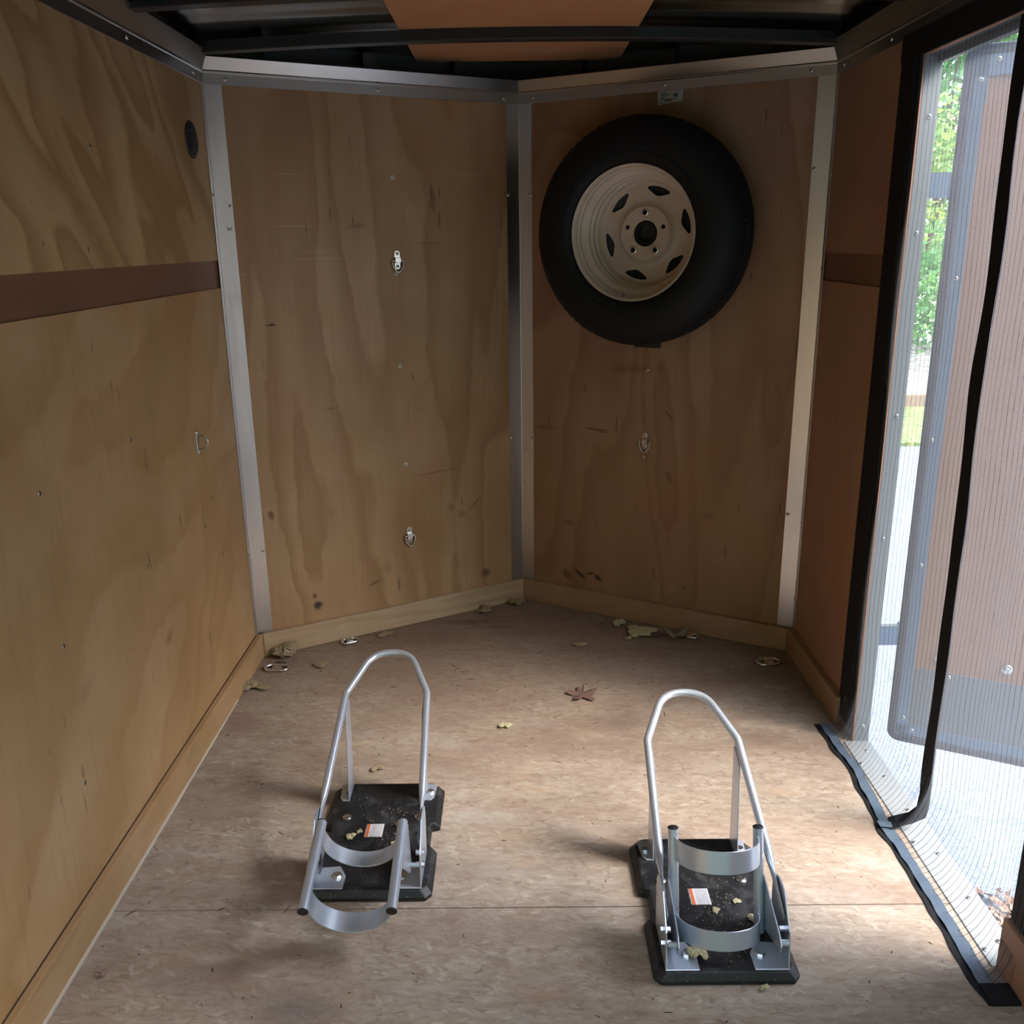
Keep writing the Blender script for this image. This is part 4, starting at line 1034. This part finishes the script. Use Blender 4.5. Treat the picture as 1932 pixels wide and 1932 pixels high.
    # cradle, built in its raised pose about the pivot, then swung
    C = Matrix.Translation((0, CPY, CPZ)) @ Matrix.Rotation(math.radians(cradle_deg), 4, 'X')
    T = Vector((0, -.040-CPY, .218-CPZ)); B = Vector((0, -.095-CPY, .026-CPZ)); d = (T-B).normalized(); g = Vector((0, -d.z, d.y))
    cr = empty('cradle', (0, 0, 0)); cr.parent = r; cr.matrix_local = C
    for s in (-1, 1):
        bm = bm_()
        x0, x1 = sorted((s*.090, s*.0925))
        q = [T*.55+B*.45, B*.97+T*.03, Vector((0, .006, -.014)), Vector((0, -.010, -.012)), Vector((0, -.014, .004)), Vector((0, .002, .018))]
        prism(bm, [(v.y, v.z) for v in q], 'x', x0, x1)
        cyl(bm, (s*.0925, 0, 0), .005, .016, (s, 0, 0), 12)
        link('pivot_plate', bm, M['chock_paint'], cr, bevel=.0005, seg=1)
    for s in (-1, 1):
        x = s*.081
        bm = bm_(); sweep(bm, [B+Vector((x, 0, 0)), T+Vector((x, 0, 0))], .0098, 20); link('side_tube', bm, M['chock_paint'], cr, True)
        for P, dd in ((T, d), (B, -d)):
            bm = bm_(); cyl(bm, P+Vector((x, 0, 0)), .0104, .004, dd, 20, dome=1); link('end_cap', bm, M['cap_black'], cr, True)
    L = (T-B).length
    for s0, s1 in ((.004, .040), (L-.056, L-.014)):
        c0 = B+d*(s0+s1)/2
        ln = [c0+Vector((.078*math.cos(a), 0, 0))+g*(.086*abs(math.sin(a))**.85) for a in [PI*k/36 for k in range(37)]]
        bm = bm_(); strip(bm, ln, d*(s1-s0), .003); link('band', bm, M['chock_paint'], cr, True, bevel=.0006, seg=1)
    return r
CH_L = make_chock('black and silver wheel chock at left, cradle tipped forward over floor seam', (-.337, 1.767, 0), 121)
CH_R = make_chock('black and silver wheel chock at right, cradle upright over dusty plate', (.352, 1.541, 0), 0)

# ================================================================== SMALL LOOSE THINGS
def clump(name, r, mat, seed, flat=.55, elong=1.0, lumps=5):
    rnd = random.Random(seed); bm = bm_()
    for k in range(lumps):
        t = bmesh.ops.create_icosphere(bm, subdivisions=3, radius=r*rnd.uniform(.35, .6))
        off = Vector((rnd.uniform(-.6, .6)*r*elong, rnd.uniform(-.45, .45)*r, rnd.uniform(-.1, .3)*r*flat)); q = Matrix.Rotation(rnd.uniform(0, 3), 3, 'Z')
        sc = Vector((rnd.uniform(.6, 1.4)*elong, rnd.uniform(.5, 1.2), rnd.uniform(.5, .9)*flat))
        for v in t['verts']:
            c = v.co.copy(); c = Vector((c.x*sc.x, c.y*sc.y, c.z*sc.z)); c += c.normalized()*r*.13*rnd.uniform(-1, 1)*min(1, abs(c.length/r)+.3); v.co = q @ c+off
    mz = min(v.co.z for v in bm.verts)
    for v in bm.verts: v.co.z -= mz
    return link(name, bm, mat, None, False)
FL = 'scraps of yellow insulation fluff'
def fluff(label, x, y, z, r, seed, mat='fluff', flat=.55, elong=1.0, rz=0.0, lumps=5):
    o = clump('insulation_scrap', r, M[mat], seed, flat, elong, lumps); o.location = (x, y, z+.0004); o.rotation_euler = (0, 0, rz); tag(o, label, 'insulation scrap', FL); return o
PZ = .0238
fluff('large dirty insulation lump in the left nose corner', -.795, 2.745, 0, .042, 1, 'fluff_dirty', .9, 1.2, .2, 8)
fluff('dirty insulation crumbs against the left kick board near the corner ring', -.826, 2.515, 0, .026, 2, 'fluff_dirty', .6, 1.6, .2, 6)
fluff('flat insulation scrap on the floor right of the left corner ring', -.655, 2.66, 0, .026, 3, 'fluff_dirty', .3, 1.7, .1)
fluff('insulation tuft at the foot of the nose apex', -.025, 3.165, 0, .030, 4, 'fluff_dirty', .8, 1.2, 0, 6)
fluff('insulation tuft left of the apex against the pale kick board', -.150, 3.09, 0, .027, 5, 'fluff_dirty', .8, 1.2, .3)
fluff('small insulation scrap midway along the left nose kick board', -.48, 2.895, 0, .020, 6, 'fluff_dirty', .4, 1.5, .5)
fluff('upright insulation scrap, leftmost of those by the right nose wall', .325, 2.945, 0, .024, 7, 'fluff', .9, 1.0, 0)
fluff('long curled insulation scrap by the right nose wall', .395, 2.875, 0, .034, 8, 'fluff', .55, 1.9, .35, 7)
fluff('small insulation scrap just in front of the long curled one', .352, 2.838, 0, .016, 9, 'fluff', .7, 1.0, 0)
fluff('insulation scrap on the front floor seam, left of the long curled one', .185, 2.79, 0, .016, 10, 'fluff_dirty', .6, 1.4, .2)
fluff('insulation scrap alone on open floor between the hoops', -.063, 2.262, 0, .016, 11, 'fluff', .6, 1.3, .6)
fluff('dirty insulation scrap behind the left chock plate', -.385, 2.06, 0, .014, 12, 'fluff_dirty', .7, 1.1, .3)
fluff('short insulation stub on the floor in front of right chock', .414, 1.330, 0, .010, 13, 'fluff', 1.0, .8, 0, 4)
fluff('pale insulation scrap on left chock plate, left of its label gap', -.395, 1.744, PZ, .012, 14, 'fluff', .7, 1.1, .5)
fluff('smaller insulation scrap on left chock plate nearest the label', -.380, 1.764, PZ, .007, 15, 'fluff', .7, 1.1, .5, 4)
fluff('insulation scrap on left chock plate beside the right cradle tube', -.302, 1.724, PZ, .009, 16, 'fluff', .7, 1.0, 0, 4)
fluff('long insulation wad on right chock, beside its front left bolt', .306, 1.384, PZ+.004, .013, 17, 'fluff', .7, 1.8, -.75, 6)
fluff('insulation crumb on right chock plate right of the label', .405, 1.531, PZ, .0085, 18, 'fluff', .6, 1.6, -.3, 4)
fluff('insulation scrap in the middle of right chock plate', .360, 1.502, PZ, .010, 19, 'fluff', .5, 1.2, .3, 4)
fluff('insulation scrap against the right cradle tube of right chock', .425, 1.477, PZ, .011, 20, 'fluff', .9, 1.0, .3, 4)
fluff('round insulation crumb behind the lower band of right chock', .365, 1.437, PZ, .010, 21, 'fluff', .7, 1.0, .3, 4)
fluff('faint insulation crumb near the left cradle tube of right chock', .285, 1.458, PZ, .007, 22, 'fluff', .7, 1.0, .3, 4)

def leaf(label, x, y, r, rz, mat, curl, lobes=5, z=0.0, name='dry_leaf'):
    bm = bm_(); N = 60; rim_ = []
    c = bm.verts.new((0, 0, .004))
    for k in range(N):
        a = 2*PI*k/N
        rad = r*(.42+.50*abs(math.cos(a*lobes/2))**1.6+.06*math.sin(a*17))
        if abs(a-1.5*PI) < .25: rad *= .55
        rim_.append(bm.verts.new((rad*math.cos(a), rad*math.sin(a), .002+curl*r*(.5+.5*math.sin(a*3+rz))*(rad/r)**2)))
    for k in range(N): bm.faces.new((c, rim_[k], rim_[(k+1) % N]))
    sweep(bm, [(0, 0, .004), (0, -r*.5, .004), (.1*r, -r*1.1, .005)], r*.02, 5)
    o = link(name, bm, mat); md = o.modifiers.new('thick', 'SOLIDIFY'); md.thickness = .0006; md.offset = 1
    o.location = (x, y, z+.0008); o.rotation_euler = (0, 0, rz); tag(o, label, 'leaf'); return o
leaf('dark brown lobed maple leaf lying flat behind the right chock hoop', .167, 2.445, .052, 2.9, M['leaf_dry'], .22)
leaf('curled tan leaf propped on the floor ring by right nose wall', .515, 2.850, .046, .4, M['leaf_tan'], .9)
leaf('dark flattened leaf scrap left of the curled tan leaf', .455, 2.866, .030, 1.4, M['leaf_dry'], .15)
leaf('small brown leaf bit on the floor near left kick board', -.80, 1.375, .013, .7, M['leaf_tan'], .7, 3)
o = leaf('black twig-like leaf stem on left chock plate beside label', -.292, 1.795, .017, .5, M['crumbs'], .3, 2, PZ)

def crumbs():
    rnd = random.Random(5); bm = bm_()
    def ok(x, y):
        lim = XW-.03 if y < YC-.02 else (XW-.03)*(YA-.04-y)/(YA-.04-YC+.02)
        if abs(x) > lim or (x > .78 and 1.28 < y < 2.3): return False
        return not any(abs(x-cx) < .14 and abs(y-cy) < .21 for cx, cy in ((-.337, 1.767), (.352, 1.541)))
    n = 0
    while n < 520:
        y = rnd.uniform(1.15, 3.15) if rnd.random() < .6 else rnd.uniform(2.3, 3.15); x = rnd.uniform(-.84, .84)
        if not ok(x, y): continue
        n += 1; a = rnd.uniform(0, PI); L = rnd.uniform(.001, .0055)*(1 if rnd.random() < .88 else 3); w = rnd.uniform(.0006, .0015); h = rnd.uniform(.0004, .0018)
        q = Matrix.Rotation(a, 3, 'Z'); vs = [bm.verts.new(q @ Vector(p)+Vector((x, y, .0003))) for p in ((-L, -w, 0), (L, -w*.6, 0), (L*.8, w, 0), (-L*.7, w*.8, 0))]
        t = bm.verts.new(Vector((x, y, .0003+h))); bm.faces.new(vs[::-1]); mi = 0 if rnd.random() < .72 else 1
        for k in range(4): bm.faces.new((vs[k], vs[(k+1) % 4], t)).material_index = mi
    o = link('floor_crumbs', bm, [M['crumbs'], M['fluff_dirty']]); tag(o, 'scattered dark crumbs, twigs and fluff specks on the floor', 'debris', kind='stuff')
crumbs()
def plate_dust():
    for cx, cy, lab in ((-.337, 1.767, 'left'), (.352, 1.541, 'right')):
        rnd = random.Random(9+int(cx*10)); bm = bm_()
        for _ in range(130 if lab == 'left' else 230):
            x = cx+rnd.gauss(0, .045); y = cy+rnd.gauss(-.06 if lab == 'right' else 0, .07)
            if abs(x-cx) > .07 or abs(y-cy) > .17: continue
            L = rnd.uniform(.0005, .0022); a = rnd.uniform(0, PI); q = Matrix.Rotation(a, 3, 'Z')
            vs = [bm.verts.new(q @ Vector(p)+Vector((x, y, PZ+.0002))) for p in ((-L, -.0004, 0), (L, -.0004, 0), (L, .0004, 0), (-L, .0004, 0))]
            t = bm.verts.new((x, y, PZ+.0012)); bm.faces.new(vs[::-1])
            for k in range(4): bm.faces.new((vs[k], vs[(k+1) % 4], t))
        o = link('plate_dust', bm, M['fluff']); tag(o, 'fine yellow dust and fibres on the plate of the %s chock' % lab, 'dust', kind='stuff')
plate_dust()

# ================================================================== OUTSIDE
GZ = -.42
bm = bm_(); box(bm, -14, 30, -14, 8.6, GZ-.1, GZ); g0 = link('ground', bm, M['asphalt']); struct(g0, 'pale asphalt drive outside the trailer')
bm = bm_(); box(bm, -14, 30, 7.6, 9.3, GZ-.02, GZ+.03); struct(link('lawn', bm, M['grass']), 'strip of patchy lawn beyond the drive')
bm = bm_(); prism(bm, [(9.42, GZ), (9.42, GZ+.12), (13, GZ+.9), (22, GZ+2.6), (22, GZ)], 'x', -14, 30); struct(link('gravel_bank', bm, M['gravel']), 'stone gravel bank behind the timber edging')
bm = bm_(); box(bm, -2.4, 9.5, 9.30, 9.42, GZ+.005, GZ+.155); tag(link('landscape_timber', bm, M['timber'], None, bevel=.01), 'weathered brown timber edging between the lawn and the gravel bank', 'timber')
bm = bm_(); rnd = random.Random(3)
for _ in range(240):
    x = 1.22+rnd.gauss(0, .07); y = 1.93+rnd.gauss(0, .07); L = rnd.uniform(.008, .02); a = rnd.uniform(0, 6.28); q = Matrix.Rotation(a, 3, 'Z')
    vs = [bm.verts.new(q @ Vector(p)+Vector((x, y, GZ+.002+rnd.uniform(0, .02)))) for p in ((-L, -L*.5, 0), (L, -L*.3, rnd.uniform(0, .012)), (L*.6, L*.5, 0), (-L*.7, L*.6, rnd.uniform(0, .01)))]
    bm.faces.new(vs)
tag(link('leaf_litter', bm, M['brown_leaf_litter']), 'small heap of brown leaf litter on the asphalt by the doorway', 'leaf litter', kind='stuff')

def shrub(label, x, y, z, w, h, seed, mat, n=2600, leafsize=.085):
    rnd = random.Random(seed); r = empty('shrub', (x, y, z)); tag(r, label, 'shrub', 'green shrubs on the bank')
    bm = bm_()
    blobs = [(rnd.uniform(-.5, .5)*w, rnd.uniform(-.4, .4)*w, rnd.uniform(.12, .85)*h, rnd.uniform(.22, .40)*w) for _ in range(14)]
    for _ in range(n):
        bx, by, bz, br = rnd.choice(blobs); d = Vector((rnd.gauss(0, 1), rnd.gauss(0, 1), rnd.gauss(0, 1))).normalized()*br*rnd.uniform(.55, 1.05)
        c = Vector((bx, by, bz))+d
        if c.z < .02: c.z = rnd.uniform(.03, .3)
        u = Vector((rnd.gauss(0, 1), rnd.gauss(0, 1), rnd.gauss(0, .6))).normalized(); v = u.cross(Vector((rnd.gauss(0, 1), rnd.gauss(0, 1), rnd.gauss(0, 1)))).normalized()
        L = leafsize*rnd.uniform(.6, 1.2)
        bm.faces.new([bm.verts.new(p) for p in (c-u*L, c+v*L*.42-u*L*.2, c+v*L*.34+u*L*.4, c+u*L, c-v*L*.34+u*L*.4, c-v*L*.42-u*L*.2)])
    link('foliage', bm, mat, r)
    bm = bm_()
    for k in range(5):
        a = rnd.uniform(0, 6.28); sweep(bm, [(0, 0, 0), (.15*w*math.cos(a), .15*w*math.sin(a), h*.35), (.35*w*math.cos(a), .35*w*math.sin(a), h*.7)], [.035, .025, .012], 7)
    link('stems', bm, M['bark'], r, True)
    return r
shrub('dark green shrub low on the bank behind the timber edging', 4.35, 10.6, GZ+.3, 1.3, 1.5, 1, M['leaf_a'], 2400, .06)
shrub('yellow green shrub rising above the dark low one', 5.35, 12.8, GZ+.8, 1.9, 3.2, 2, M['leaf_b'], 4000, .07)
shrub('tall green shrub at the top of the bank seen left of the door', 6.9, 16.0, GZ+1.4, 3.2, 6.0, 3, M['leaf_a'], 6000, .10)
shrub('tall bright shrub behind the top edge of the open door', 13.0, 20.5, GZ+2.2, 3.4, 7.5, 4, M['leaf_b'], 6000, .11)
def added_hedge(x0, x1, y, z, d, h, n, seed=40):
    rnd = random.Random(seed); r = empty('added_hedge', ((x0+x1)/2, y, z)); tag(r, 'tall unseen foliage screen added behind the trailer to cut rear light', 'added_hedge')
    bm = bm_(); L2 = (x1-x0)/2
    for _ in range(n):
        c = Vector((rnd.uniform(-L2, L2), rnd.uniform(-.5, .5)*d, rnd.uniform(.02, 1)*h)); c.z *= 1-.08*abs(math.sin(c.x*1.7))
        u = Vector((rnd.gauss(0, 1), rnd.gauss(0, .6), rnd.gauss(0, 1))).normalized(); v = u.cross(Vector((rnd.gauss(0, .4), 1, rnd.gauss(0, .4)))).normalized(); L = .26*rnd.uniform(.6, 1.2)
        bm.faces.new([bm.verts.new(p) for p in (c-u*L, c+v*L*.45-u*L*.2, c+v*L*.36+u*L*.4, c+u*L, c-v*L*.36+u*L*.4, c-v*L*.45-u*L*.2)])
    link('foliage', bm, M['leaf_a'], r)
    for k in range(7):
        bm = bm_(); x = -L2+(k+.5)*2*L2/7; sweep(bm, [(x, 0, 0), (x+.1, .1, h*.4), (x-.05, 0, h*.85)], [.09, .06, .03], 8); link('trunk', bm, M['bark'], r, True)
added_hedge(-9, 9, -5.6, GZ, 1.4, 5.6, 9000)  # added unseen behind the camera to dim light entering the open rear
